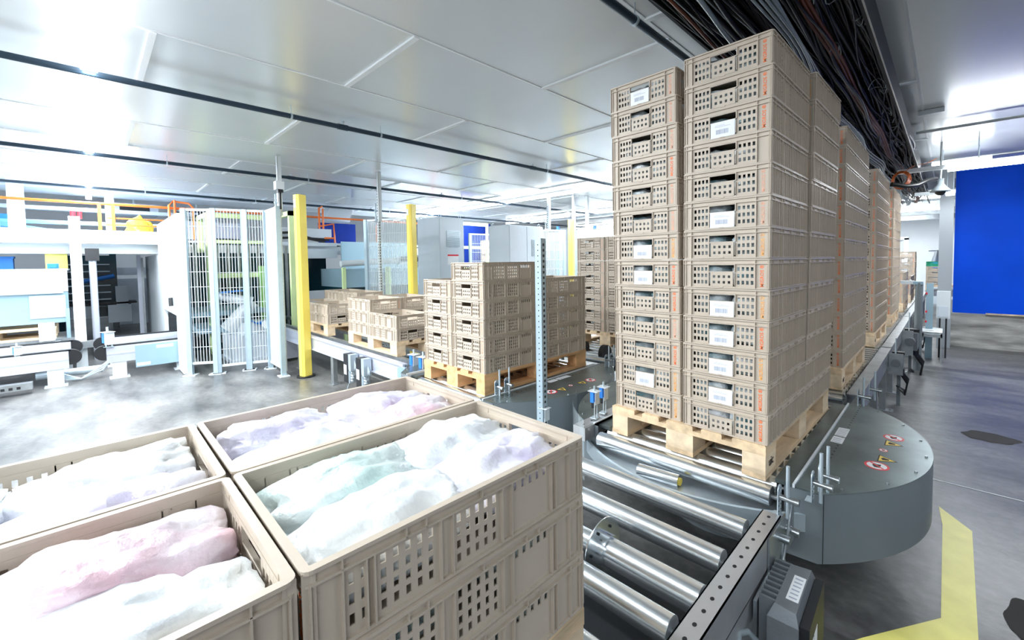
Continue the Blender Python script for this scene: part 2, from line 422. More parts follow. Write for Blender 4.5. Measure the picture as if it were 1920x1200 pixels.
def pallet(x, y, ang, label, z=RT, tint=None):
    if not P0_used[0]:
        P0_used[0] = True; o = P0; o.location = (x, y, z); o.rotation_euler = (0, 0, ang); o['label'] = label
    else: o = dup(P0, (x, y, z), ang, label)
    if tint:
        for c in o.children:
            c.data = c.data.copy(); c.data.materials[0] = T[tint]
    return o
def bag_fill(cx, cy, ang, origin, n, z0, seed, front_only=True):
    """crumpled film just inside the crate walls of one stack, too many folds to count"""
    m = M(); ca, sa = math.cos(ang), math.sin(ang)
    for k in range(n):
        zb = z0+k*CP+.010; hh = random.uniform(.088, .112)
        for (ox, sx, ux) in ((-.085, .16, 0), (.09, .165, 1)):
            def f(u, v, ox=ox, sx=sx, zb=zb, hh=hh, k=k):
                t = u*2*PI; q = v*PI; rx, ry, rz = sx/2*1.02, .12, hh/2*1.15
                pw = lambda c: math.copysign(abs(c)**.55, c)
                p = Vector((rx*pw(math.sin(q))*pw(math.cos(t)), ry*1.15*pw(math.sin(q))*pw(math.sin(t)), rz*pw(math.cos(q))))
                s = 1+.16*noise.noise(p*22+Vector((k*3.1+seed, ox*40, 0)))+.14*noise.noise(p*60+Vector((seed, k, 0)))
                p = p*s; p.z = max(-hh/2, p.z); p.y = max(-.156, p.y)
                lx = cx+ox+p.x; ly = cy-.13+p.y; lx = min(max(lx, cx-.183), cx+.183); ly = max(ly, cy-.285)
                return (origin[0]+ca*lx-sa*ly, origin[1]+sa*lx+ca*ly, zb+hh/2+p.z)
            m.grid(f, 18, 12)
    return m

# tower A on the near turntable
AA = math.radians(-1.155)
pa = pallet(-.8*math.cos(AA)+.0, -.8*math.sin(AA), AA, 'pale weathered wooden pallet under the tall tower on the near turntable')
OA = (pa.location[0], pa.location[1])
me = text_mesh('uic', .055, 'ink', .001)
me.transform(Matrix.Translation((.8005, .075, .066)) @ Matrix.Rotation(PI/2, 4, 'Z') @ Matrix.Rotation(PI/2, 4, 'X'))
link('stamped_lettering', me, pa)['label'] = 'black stamped letters on the corner block'
G = 'crates of the tall near tower'
LOG_R = list('sssffaassasass'); LOG_R = ['s', 's', 's', '-', 'f', 'f', 'a', 's', 'a', 's', 'a', 's', 's']
LOG_L = ['f', 'f', 'f', 's', 'f', 'f', 'a', 's', 's', 'f', 's', 'a', 'a']
stack(OA, AA, .612, .302, 13, 'in front right stack of near tower', G, cards=(2, 5, 8, 9, 10, 11), logos=LOG_R, lean=(.004, 0))
stack(OA, AA, .207, .318, 13, 'in front left stack of near tower', G, cards=(0, 6, 7, 11), logos=LOG_L, lean=(-.036, .012))
stack(OA, AA, .612, .905, 13, 'in rear right stack of near tower', G, logos=['a']*13, lean=(.030, .006))
stack(OA, AA, .200, .910, 13, 'in rear left stack of near tower', G, logos=['-']*13)
single('crate_filling', bag_fill(.612, .302, AA, OA, 13, RT+.153, 1), 'bagmix', 'crumpled blue and white film showing through the front right stack of the tall near tower', 'bagged goods', kind='stuff')
single('crate_filling', bag_fill(.190, .324, AA, OA, 13, RT+.153, 5), 'bagmix', 'crumpled blue and white film showing through the front left stack of the tall near tower', 'bagged goods', kind='stuff')
# towers further along the same line
for nm, y, nn in (('second', 1.80, 13), ('third', 3.85, 13), ('fourth', 5.74, 13)):
    off = {'second': .012, 'third': .0, 'fourth': .0}[nm]
    pallet(-.8+off, y-.05, 0, 'wooden pallet under the %s tall tower in the conveyor line' % nm)
    G = 'crates of the %s tall tower in the line' % nm
    stack((-.8+off, y-.05), 0, .602, .352, nn, 'in near stack of %s line tower' % nm, G, lean=(.0, .0), logos=['s']*13)
    stack((-.8+off, y-.05), 0, .602, .955, nn, 'in rear stack of %s line tower' % nm, G, logos=['-']*13)
pallet(-.8, 7.85, 0, 'wooden pallet under the four crate high stack in the line')
stack((-.8, 7.85), 0, .6, .30, 4, 'in the near four high line stack', 'crates of the low stacks in the line')
stack((-.8, 7.85), 0, .6, .90, 4, 'in the rear four high line stack', 'crates of the low stacks in the line')
pallet(-.8, 10.0, 0, 'wooden pallet under the farthest low stack in the line')
stack((-.8, 10.0), 0, .6, .30, 3, 'in the near three high line stack', 'crates of the low stacks in the line')
stack((-.8, 10.0), 0, .6, .90, 3, 'in the rear three high line stack', 'crates of the low stacks in the line')
pallet(-.83, 12.2, 0, 'wooden pallet under the far eight high tower at the end of the line')
for sx, nm in ((.2, 'left'), (.6, 'right')):
    stack((-.83, 12.2), 0, sx, .30, 7, 'in %s stack of far end tower' % nm, 'crates of the far tower', cards=(1, 3, 5))
single('pallet_stand', M().box(.1, .9, 14.5, 15.7, .4, RT).box(.15, .25, 14.6, 14.7, 0, .4).box(.75, .85, 14.6, 14.7, 0, .4).box(.15, .25, 15.5, 15.6, 0, .4).box(.75, .85, 15.5, 15.6, 0, .4), 'steel2', 'low steel stand under the far stack with the green crate', 'stand')
pallet(.1, 14.5, 0, 'wooden pallet under the far stack left of the grey column')
stack((.1, 14.5), 0, .2, .3, 4, 'in the far stack below the green crate', 'crates below the green crate')
o = crate(.3, 14.8, RT+.153+4*CP, 0, 'green plastic crate on top of the far stack left of the grey column', None, logo=None)
for c in o.children: c.data = c.data.copy(); c.data.materials[0] = T['greenc']
# tower B on the left turntable
SOLID[0] = False
AB = math.radians(.3)
pb = pallet(-2.648, -.0576, AB, 'fresh orange wooden pallet on the left turntable', tint='wood2')
OB = (-2.648, -.0576)
G = 'crates on the left turntable'
stack(OB, AB, .203, .303, 5, 'in front left stack on left turntable', G, logos=['f']*13)
stack(OB, AB, .603, .303, 6, 'in front right stack on left turntable', G, logos=['f']*13)
stack(OB, AB, .603, .903, 5, 'in rear right stack on left turntable', G, logos=['f']*13)
stack(OB, AB, .203, .903, 5, 'in rear left stack on left turntable', G, logos=['f']*13)
# pallet C and D on the cross conveyor
def cross_load(x, y, ang, cells, name, lab):
    # pallet turned so that its long side runs along X: local x -> +Y', local y -> -X'
    pallet(x+1.2, y, PI/2, 'grey brown wooden pallet %s' % lab)
    for (lx, ly), n, where in cells:
        for k in range(n):
            top = n-1-k; w = ORD[top] if k > 0 else 'bottom'
            crate(x+lx, y+ly, RT+.153+k*CP, PI/2+random.uniform(-.004, .004), '%s empty crate, %s stack %s' % (w, where, lab), 'crates %s' % lab, logo='f')
cross_load(-4.751, .172, 0, (((.3, .2), 3, 'near left'), ((.9, .2), 2, 'near right'), ((.3, .6), 3, 'far left'), ((.9, .6), 2, 'far right')), 'C', 'in middle of cross conveyor')
cross_load(-6.66, .19, 0, (((.3, .2), 2, 'near left'), ((.9, .2), 2, 'near right'), ((.3, .6), 3, 'far left'), ((.9, .6), 3, 'far right')), 'D', 'beside the yellow safety post')
# tower E behind the left turntable
pallet(-2.67, 2.04, 0, 'wooden pallet under the tower behind the left turntable')
for sx, nm in ((.2, 'left'), (.6, 'right')):
    stack((-2.67, 2.04), 0, sx, .3, 8, 'in near %s stack behind left turntable' % nm, 'crates behind the left turntable', logos=['f']*13)
    if sx == .2: stack((-2.67, 2.04), 0, sx, .9, 8, 'in far %s stack behind left turntable' % nm, 'crates behind the left turntable', logos=['f']*13)
# foreground load of open crates
AL = 0
pallet(-.85, -2.41, 0, 'wooden pallet under the open crates in the foreground')
G = 'open crates in the foreground load'
for sx, nx in ((.201, 'left'), (.605, 'right')):
    for sy, ny in ((.302, 'near'), (.904, 'leading')):
        stack((-.85, -2.41), 0, sx, sy, 3, 'in %s %s stack of foreground load' % (ny, nx), G, logos=['s', 's', 's'])
def bag_mesh(seed, matname, sx, sy, sz):
    m = M()
    def f(u, v):
        t = u*2*PI; q = v*PI
        p = Vector((math.sin(q)*math.cos(t), math.sin(q)*math.sin(t), math.cos(q)))
        s = 1+.28*noise.noise(p*1.9+Vector((seed, 0, 0)))+.13*noise.noise(p*5+Vector((0, seed, 0)))+.05*noise.noise(p*13+Vector((seed, seed, 0)))
        p = p*s
        return (min(max(p.x*sx, -.0925), .0925), min(max(p.y*sy, -.142), .142), max(-sz*.9, p.z*sz))
    m.grid(f, 44, 26); return m.mesh('bag', matname)
BM = [bag_mesh(i*5.3, k, .105, .165, .058) for i, k in enumerate(['bagw', 'bagp', 'bagl', 'bagw', 'bagg', 'bagw', 'bagl'])]
BN = ['white', 'pink and white', 'lilac and white', 'white', 'green and white', 'white', 'lilac and white']
q = 0
for sx, nx in ((.201, 'left'), (.605, 'right')):
    for sy, ny in ((.302, 'near'), (.904, 'leading')):
        for lvl in (2,):
            for ix in (-1, 1):
                for iy in (-1, 1):
                    i = (q*3+q//4) % 7; q += 1
                    b = link('bag', BM[i]); b.location = (-.85+sx+ix*.087, -2.41+sy+iy*.137, RT+.153+lvl*CP+.074); b.rotation_euler = (random.uniform(-.1, .1), random.uniform(-.1, .1), random.choice([0, PI]))
                    tag(b, '%s film bag in the %s %s open crate, %s %s corner' % (BN[i], ny, nx, 'leading' if iy > 0 else 'near', 'right' if ix > 0 else 'left'), 'bag', 'film bags in the foreground crates')
m = M()
for sy in (.302, .904):
    for lvl in (0, 1):
        for k in range(4):
            cx, cy = -.85+.605+.085*(1 if k % 2 else -1), -2.41+sy+.13*(1 if k > 1 else -1); zb = RT+.153+lvl*CP+.06
            def f(u, v, cx=cx, cy=cy, zb=zb, k=k):
                t = u*2*PI; w = v*PI; p = Vector((math.sin(w)*math.cos(t), math.sin(w)*math.sin(t), math.cos(w))); p *= 1+.2*noise.noise(p*2.5+Vector((k, lvl, sy*9)))
                return (min(cx+p.x*.085, -.85+.605+.183), cy+p.y*.125, zb+max(-.048, min(.05, p.z*.05)))
            m.grid(f, 20, 12)
single('crate_filling', m, 'bagg', 'crumpled film showing through the lower side holes of the foreground load', 'bagged goods', kind='stuff')

# ------------------------------------------------------------------ rollers and conveyors
RR = .040
def roller_mesh(x0, x1, r=RR):
    m = M().tube((x0+.012, 0, 0), (x1-.012, 0, 0), r, 0, 28)
    m.tube((x0-.006, 0, 0), (x0+.012, 0, 0), .009, 1, 10); m.tube((x1-.012, 0, 0), (x1+.012, 0, 0), .009, 1, 10)
    m.tube((x0+.011, 0, 0), (x0+.014, 0, 0), r*.98, 1, 28); m.tube((x1-.014, 0, 0), (x1-.011, 0, 0), r*.98, 1, 28)
    return m.mesh('roller', ['roller', 'steel2'])
ME_ROLL = roller_mesh(-.86, .045)
def rail_mesh(y0, y1, x0, x1, zt, h, hole=.058, lipin=0):
    m = M().box(x0, x1, y0, y1, zt-.004, zt).box(x0, x0+.004, y0, y1, zt-h, zt).box(x1-.004, x1, y0, y1, zt-h, zt)
    m.box(x0, x1, y0, y1, zt-h, zt-h+.004)
    y = y0+.03
    while hole and y < y1-.01:
        c = ((x0+x1)/2, y); m.prism([(c[0]+.0058*math.cos(t), c[1]+.0075*math.sin(t)) for t in [2*PI*i/12 for i in range(12)]], zt, zt+.0006, 1); y += hole
    return m
# near conveyor section
t = thing('roller_conveyor', 'near roller conveyor with widely spaced polished rollers in the foreground', 'conveyor')
part('side_rail', rail_mesh(-2.7, -.255, .062, .126, .562, .115), ['rail', 'dark'], t, 'perforated right side rail')
part('side_rail', rail_mesh(-2.7, -.255, -.935, -.871, .562, .115), ['rail', 'dark'], t)
m = M().box(.066, .122, -2.7, -.27, .36, .445)
part('frame_beam', m, 'rail', t)
y = -.353; i = 0
for y in (-.353, -.575, -.935, -1.14, -1.35, -1.56, -1.77, -1.98, -2.19, -2.40):
    link('roller', ME_ROLL, t, (0, y, RT-RR))
m = M().tube((-.30, 0, 0), (.045, 0, 0), .047, 0, 30).tube((-.86, 0, 0), (-.30, 0, 0), .036, 0, 28)
m.tube((-.315, 0, 0), (-.311, 0, 0), .105, 0, 40).tube((-.311, 0, 0), (-.28, 0, 0), .055, 0, 30)
for a in range(6): m.tube((-.32, .075*math.cos(a), .075*math.sin(a)), (-.306, .075*math.cos(a), .075*math.sin(a)), .005, 1, 8)
part('flanged_roller', m, ['roller', 'dark'], t, 'thick polished roller with a round guide flange', (0, -.765, .495))
for y in (-.5, -1.5, -2.5):
    for x in (.068, -.929): part('leg', M().box(x, x+.05, y-.03, y+.03, 0, .45).box(x-.03, x+.08, y-.05, y+.05, 0, .008), 'steel2', t)
parts('cross_member', [(-.88, .07, -.70, -.64, .28, .34), (-.88, .07, -1.9, -1.84, .28, .34)], 'dark', t)
part('floor_shade_sheet', M().box(-.86, .06, -2.6, -.30, .05, .06), 'dark', t)  # dark sheet standing in for the shade on the floor under the rollers

# ---- turntable builder
def turntable(cx, cy, rot, name, lab, near):
    t = thing('turntable', lab, 'turntable', (cx, cy, 0), rot)
    Rr = .925; zt = .572
    # round base plate
    a = [(.895*math.cos(x), .895*math.sin(x)) for x in [2*PI*i/80 for i in range(80)]]
    part('base_plate', M().prism(a, .448, .455, 0, 1, True), ['steel2', 'steel'], t)
    rim = M()
    aa = [2*PI*i/90 for i in range(90)]
    for ra, rb, za, zb in ((.885, .885, .455, .472), (.885, .900, .472, .472), (.900, .900, .472, .40)):
        vs = [(ra*math.cos(x), ra*math.sin(x), za) for x in aa]+[(rb*math.cos(x), rb*math.sin(x), zb) for x in aa]
        rim.add(vs, [(i, (i+1) % 90, 90+(i+1) % 90, 90+i) for i in range(90)], 0, True)
    part('rim', rim, 'zinc', t, 'pale rim band of the round plate')
    part('pivot_column', M().tube((0, 0, 0), (0, 0, .448), .22, 0, 32).tube((0, 0, 0), (0, 0, .02), .36, 0, 32), 'skirt', t)
    for s in ((1, -1) if near != 'b' else (1, -1)):
        xin = .60; th = math.acos(xin/Rr)
        arc = [(s*Rr*math.cos(x), Rr*math.sin(x)) for x in [-th+2*th*i/48 for i in range(49)]]
        poly = arc if s > 0 else arc[::-1]
        part('cover_plate', M().prism(poly, zt-.003, zt, 0), 'cover', t)
        sk = M()
        y0 = -Rr*math.sin(th)
        arc2 = [(s*.48, y0-.01 if s > 0 else y0)] + arc + [(s*.48, -y0)]
        vs = []
        for x, y in arc2: vs += [(x, y, .285), (x, y, zt-.003)]
        sk.add(vs, [(2*i, 2*i+2, 2*i+3, 2*i+1) if s > 0 else (2*i, 2*i+1, 2*i+3, 2*i+2) for i in range(len(arc2)-1)], 0, True)
        vs2 = []
        for x, y in arc2: vs2 += [(x*.996, y*.996, .285), (x*.996, y*.996, zt-.003)]
        sk.add(vs2, [(2*i, 2*i+1, 2*i+3, 2*i+2) if s > 0 else (2*i, 2*i+2, 2*i+3, 2*i+1) for i in range(len(arc2)-1)], 0, True)
        sk.tube((s*Rr*math.cos(-th+.02)*1.001, Rr*math.sin(-th+.02)*1.001, .286), (s*Rr*math.cos(-th+.02)*1.001, Rr*math.sin(-th+.02)*1.001, zt-.004), .0012, 1, 6)
        part('skirt', sk, ['skirt', 'dark'], t)
        sc = M()
        for i in range(7):
            x = -th*.86+2*th*.86*i/6; p = (s*.90*math.cos(x), .90*math.sin(x)); sc.tube((*p, zt), (*p, zt+.006), .0055, 0, 8)
        part('screw', sc, 'steel', t)
        # rail strip and perforated strip along the rollers
        st = M().box(s*.43, s*.505, -.66, .66, .545, .562, 0).box(s*.505, s*.514, -.70, .66, .545, .580, 1).box(s*.516, s*.60, -.70, .70, .560, .5725, 0)
        y = -.66
        while y < .66: st.tube((s*.572, y, .5725), (s*.572, y, .5732), .0045, 2, 8); y += .045
        part('side_rail', st, ['cover', 'whitep', 'dark'], t)
    # rollers
    for i in range(-1, 13):
        y = -.62+.104*i
        r = link('roller', ME_ROLL, t, (.4, y, RT-RR))
    m = M().tube((-.14, -.83, .475), (.06, -.805, .475), .030, 0, 20).tube((.06, -.805, .475), (.068, -.805, .475), .018, 1, 12)
    part('guide_roller', m, ['roller', 'yellow'], t)
    # warning stickers, only on the right-hand cover
    def sgn(x, y, r, kind):
        m = M()
        if kind == 'c':
            m.prism([(x+r*math.cos(a), y+r*math.sin(a)) for a in [2*PI*i/28 for i in range(28)]], zt, zt+.0006, 0)
            m.prism([(x+r*.8*math.cos(a), y+r*.8*math.sin(a)) for a in [2*PI*i/28 for i in range(28)]], zt+.0006, zt+.0010, 1)
            m.prism([(x-r*.15, y-r*.5), (x+r*.28, y-r*.42), (x+r*.3, y+r*.45), (x, y+r*.3), (x-r*.3, y+r*.45), (x-r*.34, y-r*.1)], zt+.001, zt+.0014, 2)
            m.prism([(x-r*.62, y+r*.5), (x-r*.5, y+r*.62), (x+r*.62, y-r*.5), (x+r*.5, y-r*.62)][::-1], zt+.0014, zt+.0018, 0)
            part('prohibition_sign', m, ['red', 'white', 'ink'], t, 'round red ringed prohibition sticker')
        else:
            m.prism([(x+r, y), (x-r*.6, y+r*.95), (x-r*.6, y-r*.95)], zt, zt+.0006, 1)
            m.prism([(x+r*.8, y), (x-r*.5, y+r*.78), (x-r*.5, y-r*.78)], zt+.0006, zt+.0010, 0)
            m.prism([(x+r*.3, y-.006), (x+r*.3, y+.006), (x-r*.2, y+.016), (x-r*.35, y), (x-r*.2, y-.016)], zt+.001, zt+.0014, 1)
            part('warning_sign', m, ['ywarn', 'ink'], t, 'yellow triangular warning sticker')
    for (x, y, r, k) in ((.768, .180, .043, 'c'), (.768, .080, .045, 't'), (.745, -.038, .018, 'c'), (.762, -.155, .045, 't'), (.740, -.255, .046, 'c')): sgn(x, y, r, k)
    m = M().box(.535, .585, .02, .16, .5735, .5742, 0).box(.535, .585, -.09, .005, .5735, .5742, 0)
    for k in range(5): m.box(.54, .58, .03+.025*k, .036+.025*k, .5742, .5746, 1)
    for k in range(3): m.box(.54, .575, -.08+.025*k, -.074+.025*k, .5742, .5746, 1)
    part('instruction_label', m, ['white', 'bar'], t, 'white printed label on the inner strip')
    return t
turntable(-.40, .69, 0, 'A', 'near round turntable with grey skirt under the tall crate tower', 'a')
turntable(-2.25, .54, 0, 'B', 'left round turntable with grey skirt under the half height crate load', 'b')
# fixed side sheet left of the near turntable
m = M()
vs = []
for i in range(13):
    a = math.radians(205+i*7); vs += [(-.40+.96*math.cos(a), .69+.96*math.sin(a), .30), (-.40+.96*math.cos(a), .69+.96*math.sin(a), .64)]
m.add(vs[:12], [(2*i, 2*i+1, 2*i+3, 2*i+2) for i in range(5)], 0, True)
single('guard_sheet', m, 'glass', 'curved clear guard sheet at the left edge of the near turntable', 'guard sheet')

# ---- bracket with vertical rod
def bracket_proto(label, loc, rz):
    t = thing('sensor_bracket', label, 'bracket', loc, rz, 'rod brackets on the conveyor rails')
    part('rod', M().tube((.03, 0, -.012), (.03, 0, .185), .0065, 0, 10), 'zinc', t)
    m = M().box(0, .004, -.022, .022, -.01, .085)
    m.tube((0, 0, .085), (.004, 0, .085), .022, 0, 20)
    for y in (-.012, .012):
        for z in (.01, .03, .05, .07, .09): m.tube((-.0008, y, z), (.0048, y, z), .003, 1, 8)
    m.box(-.02, .004, -.022, .022, -.012, -.008)
    part('perforated_plate', m, ['zinc', 'dark'], t)
    part('clamp', M().tube((.0, 0, .062), (.062, 0, .058), .0105, 0, 14).tube((.055, 0, .058), (.068, 0, .058), .013, 0, 14), 'steel', t)
    return t
BR = [((.112, -.235, .562), 0, 'by the right rail end of the near roller conveyor'),
      ((.185, -.060, .574), 0, 'front one of the pair on the near turntable cover'),
      ((.192, .030, .574), 0, 'rear one of the pair on the near turntable cover'),
      ((.155, 1.36, .574), 0, 'front one behind the near turntable cover'),
      ((.185, 1.63, .562), 0, 'at the start of the second conveyor rail'),
      ((-1.745, -.026, .574), 0, 'front one of the pair at the left turntable'),
      ((-1.745, .065, .574), 0, 'rear one of the pair at the left turntable'),
      ((-1.64, 1.16, .574), 0, 'front one at the far side of the left turntable'),
      ((-1.64, 1.24, .574), 0, 'rear one at the far side of the left turntable')]
b0 = None
for loc, rz, w in BR:
    lab = 'zinc plated rod bracket %s' % w
    if b0 is None: b0 = bracket_proto(lab, loc, rz)
    else: dup(b0, loc, rz, lab)

# ---- photo sensors with blue reflector housings
def sensor(loc, rz, label, h=.16, s=1.0):
    t = thing('photo_sensor', label, 'sensor', loc, rz, 'blue photo sensors')
    part('cover_hood', M().box(-.032*s, .032*s, -.026*s, .026*s, h, h+.003).box(.018*s, .020*s, -.024*s, .024*s, h-.075*s, h), 'whitep', t)
    part('sensor_body', M().box(-.018*s, .004*s, -.02*s, .014*s, h-.065*s, h-.002), 'blue', t, 'bright blue sensor body')
    part('plug', M().box(-.014*s, -.002*s, -.014*s, .0, h-.10*s, h-.065*s), 'black', t)
    part('stand', M().tube((.0, 0, h+.003), (0, 0, h+.032*s), .006*s, 0, 10).box(.006*s, .010*s, -.016*s, -.010*s, 0, h-.06*s).box(.006*s, .010*s, .012*s, .018*s, 0, h-.06*s).box(-.02*s, .02*s, -.02*s, .02*s, 0, .006), 'zinc', t)
    return t
sensor((-.945, .045, .585), .1, 'front blue photo sensor on the left rail of the near turntable')
sensor((-.955, .150, .585), .1, 'rear blue photo sensor on the left rail of the near turntable')
sensor((-1.215, -.10, .46), .1, 'blue photo sensor at the foot of the perforated steel post')
sensor((-3.02, .06, .50), .2, 'left blue photo sensor between the cross conveyor and left turntable', .17, 1.5)
sensor((-2.86, .06, .50), .2, 'right blue photo sensor between the cross conveyor and left turntable', .17, 1.5)
m = M().box(-.99, -.905, -.10, .95, .50, .575).box(-.98, -.915, -.10, .95, .575, .5765)
y = -.06
while y < .9: m.tube((-.945, y, .5765), (-.945, y, .5775), .006, 1, 8); y += .075
single('guide_rail', m, ['rail', 'dark'], 'perforated steel guide rail left of the near turntable rollers', 'rail')
# pale perforated post
t = thing('perforated_post', 'free standing pale perforated steel post between the two turntables', 'post', (-1.235, -.10, 0), math.radians(8))
m = M().box(-.024, .024, -.024, -.021, 0, 1.652).box(.021, .024, -.024, .024, 0, 1.652).box(-.024, .024, .021, .024, 0, 1.652).box(-.024, -.021, -.024, .024, 0, 1.652)
z = .03
while z < 1.64:
    m.tube((.0, -.0243, z), (.0, -.0238, z), .0042, 1, 8); m.box(.0238, .0245, -.008, .008, z-.008, z+.008, 1); z += .033
part('post', m, ['fence', 'dark'], t)
part('foot_plate', M().box(-.06, .06, -.06, .06, 0, .008), 'steel2', t)

# ---- gear motor in the foreground
t = thing('drive_motor', 'grey finned conveyor drive motor at the bottom edge beside the near rail', 'motor', (.215, -.46, .34), math.radians(2))
m = M().box(-.045, .040, -.135, .135, -.10, .085)
m.add([(-.045, -.135, .085), (.040, -.135, .085), (.040, .135, .085), (-.045, .135, .085), (-.030, -.11, .118), (.030, -.12, .118), (.030, .12, .118), (-.030, .11, .118)], [(0, 1, 5, 4), (1, 2, 6, 5), (2, 3, 7, 6), (3, 0, 4, 7), (4, 5, 6, 7)])
part('housing', m, 'motor', t)
m = M()
for k in range(9):
    y = -.105+.026*k; m.box(-.075, -.028, y, y+.010, -.07, .118); m.tube((-.028, y, .113), (-.028, y+.010, .113), .006, 0, 8)
part('cooling_fins', m, 'motor', t)
part('terminal_cover', M().box(.041, .066, -.128, .128, -.10, .092), 'black', t, 'black cover plate')
part('warning_sticker', M().box(.066, .0668, -.11, -.06, -.08, .03), 'jacket', t, 'white printed sticker')
part('warning_sticker', M().box(.066, .0668, -.05, -.0, -.08, .03), 'jacket', t, 'white printed sticker')
m = M().box(-.008, .026, -.07, .06, .118, .1188)
for k in range(6): m.box(-.002, .020, -.06+.02*k, -.054+.02*k, .1188, .1192, 1)
part('rating_plate', m, ['jacket', 'bar'], t, 'silver rating plate')
m = M()
for k in range(3): m.path([(-.05-.01*k, .15+.004*k, .03), (-.075, .20, .10+.01*k), (-.10, .17+.03*k, .13), (-.115, .10, .11), (-.10, .04, .02), (-.09, .05, -.1)], .0055, 0, 8)
part('cable_loops', m, 'greyc', t, 'looped grey cables')
m = M().path([(-.05, -.14, -.02), (-.09, -.17, .03), (-.10, -.22, .05), (-.09, -.28, .0), (-.08, -.26, -.08)], .009, 0, 8)
part('thick_cable', m, 'greyc', t)
part('mounting_bracket', M().box(-.088, -.078, -.12, .24, -.12, .10).tube((-.09, .25, .16), (-.03, .25, .155), .014, 0, 14), 'steel', t)
m = M().box(.127, .133, -.42, -.10, .40, .555).tube((.12, -.29, .50), (.165, -.29, .50), .014, 0, 14).path([(.145, -.20, .60), (.145, -.21, .54), (.15, -.27, .50), (.15, -.32, .44)], .005)
single('rail_end_plate', m, 'steel', 'bent steel end plate on the near rail beside the grey skirt', 'bracket')

# ---- second conveyor section along the tower line
def long_section(y0, y1, label, first):
    t = thing('roller_conveyor', label, 'conveyor')
    part('side_rail', rail_mesh(y0, y1, .055, .145, .566, .006, 0).box(.14, .146, y0, y1, .43, .572).box(.055, .06, y0, y1, .45, .562), ['steel2', 'dark'], t)
    part('side_rail', rail_mesh(y0, y1, -.96, -.87, .566, .12, 0), ['steel2', 'dark'], t)
    y = y0+.06
    while y < y1-.02: link('roller', ME_ROLL, t, (0, y, RT-RR)); y += .118
    for y in (y0+.35, (y0+y1)/2, y1-.35):
        for x in (.085, -.95): part('leg', M().box(x, x+.05, y-.03, y+.03, 0, .45).box(x-.02, x+.11, y-.05, y+.05, 0, .008).tube((x+.085, y, .008), (x+.085, y, .018), .008, 0, 8), 'steel2', t)
    return t
long_section(1.62, 3.75, 'roller conveyor section carrying the second tall tower', True)
long_section(3.80, 6.95, 'roller conveyor section carrying the third and fourth tall towers', False)
long_section(7.0, 13.6, 'roller conveyor section carrying the low far stacks', False)
# equipment hung on the line further back
def line_box(loc, s, label):
    t = thing('drive_unit', label, 'drive unit', loc, 0, 'drive units beside the far conveyor')
    part('housing', M().box(0, .085*s, -.10*s, .10*s, -.10*s, .05*s).tube((.04*s, -.10*s, -.02*s), (.04*s, -.17*s, -.02*s), .035*s, 0, 14), 'motor', t)
    parts('black_cap', [(.01*s, .09*s, .02*s, .11*s, -.16*s, -.10*s), (.0, .095*s, -.06*s, .02*s, .05*s, .075*s)], 'black', t)
    part('bracket', M().box(-.02, .09, -.125*s, -.12*s, -.14*s, .07*s), 'steel2', t)
    part('support', M().box(.03, .06, .10*s, .13*s, -loc[2], .05*s), 'skirt', t)
    m = M()
    for k in range(5): m.path([(.05*s, -.1*s+.04*k*s, -.1*s), (.12*s, -.08*s+.05*k*s, -.22*s), (.10*s, .02*s+.05*k*s, -.36*s), (.03*s, .1*s, -.30*s)], .008*s, 0, 6)
    part('cables', m, 'cable', t)
    part('rod', M().tube((.03*s, -.1*s, .06*s), (.03*s, -.1*s, .22*s), .006, 0, 8), 'zinc', t)
line_box((.17, 3.55, .50), 1.0, 'dark drive unit with hanging cables nearest on the far conveyor')
line_box((.17, 5.30, .48), 1.5, 'large dark drive unit with hanging cables halfway along the far conveyor')
line_box((.17, 7.20, .48), 1.2, 'dark drive unit with cables farthest along the conveyor')
single('side_conveyor_stub', M().box(.30, .52, 6.3, 7.0, .36, .40).box(.30, .32, 6.3, 7.0, .30, .40).box(.50, .52, 6.3, 7.0, 0.0, .40).tube((.3, 6.35, .42), (.52, 6.35, .42), .03).tube((.3, 6.55, .42), (.52, 6.55, .42), .03).tube((.3, 6.75, .42), (.52, 6.75, .42), .03), 'steel', 'short grey side conveyor in front of the white switch box', 'conveyor')
t = thing('scanner_arm', 'grey upright pillar with a white scanner head reaching over the line', 'scanner', (.285, 5.6, 0))
part('pillar', M().tube((0, 0, 0), (0, 0, 1.17), .042, 0, 20), 'skirt', t)
part('arm', M().box(-.06, .04, -.04, .04, 1.15, 1.19), 'pblue', t)
part('scanner_head', M().box(-.19, -.055, -.035, .035, 1.15, 1.195).box(-.1, -.08, -.02, .02, 1.195, 1.21), 'whitep', t)
t = thing('switch_box', 'small white switch box standing at the end of the concrete plinth', 'cabinet', (.445, 6.7, 0))
part('box', M().box(0, .15, 0, .14, .60, 1.00), 'whitep', t)
part('door', M().box(.02, .13, -.008, 0, .62, .78), 'cabinet', t)
part('stand', M().box(.03, .05, .05, .08, 0, .6).box(.10, .12, .05, .08, 0, .6), 'black', t)
t = thing('perforated_strut', 'grey perforated strut with small red lamps behind the scanner pillar', 'strut', (.36, 6.6, 0))
part('strut', M().box(-.03, .05, 0, .04, 0, 1.12), 'pblue', t)
m = M()
for z in (.55, .70, .97): m.box(-.035, -.015, -.015, 0, z-.015, z+.015)
part('indicator_lamp', m, 'red', t)
single('wooden_lath', M().box(1.02, 1.9, 8.00, 8.06, .565, .585), 'woodend', 'pale wooden lath lying on the concrete plinth', 'lath')

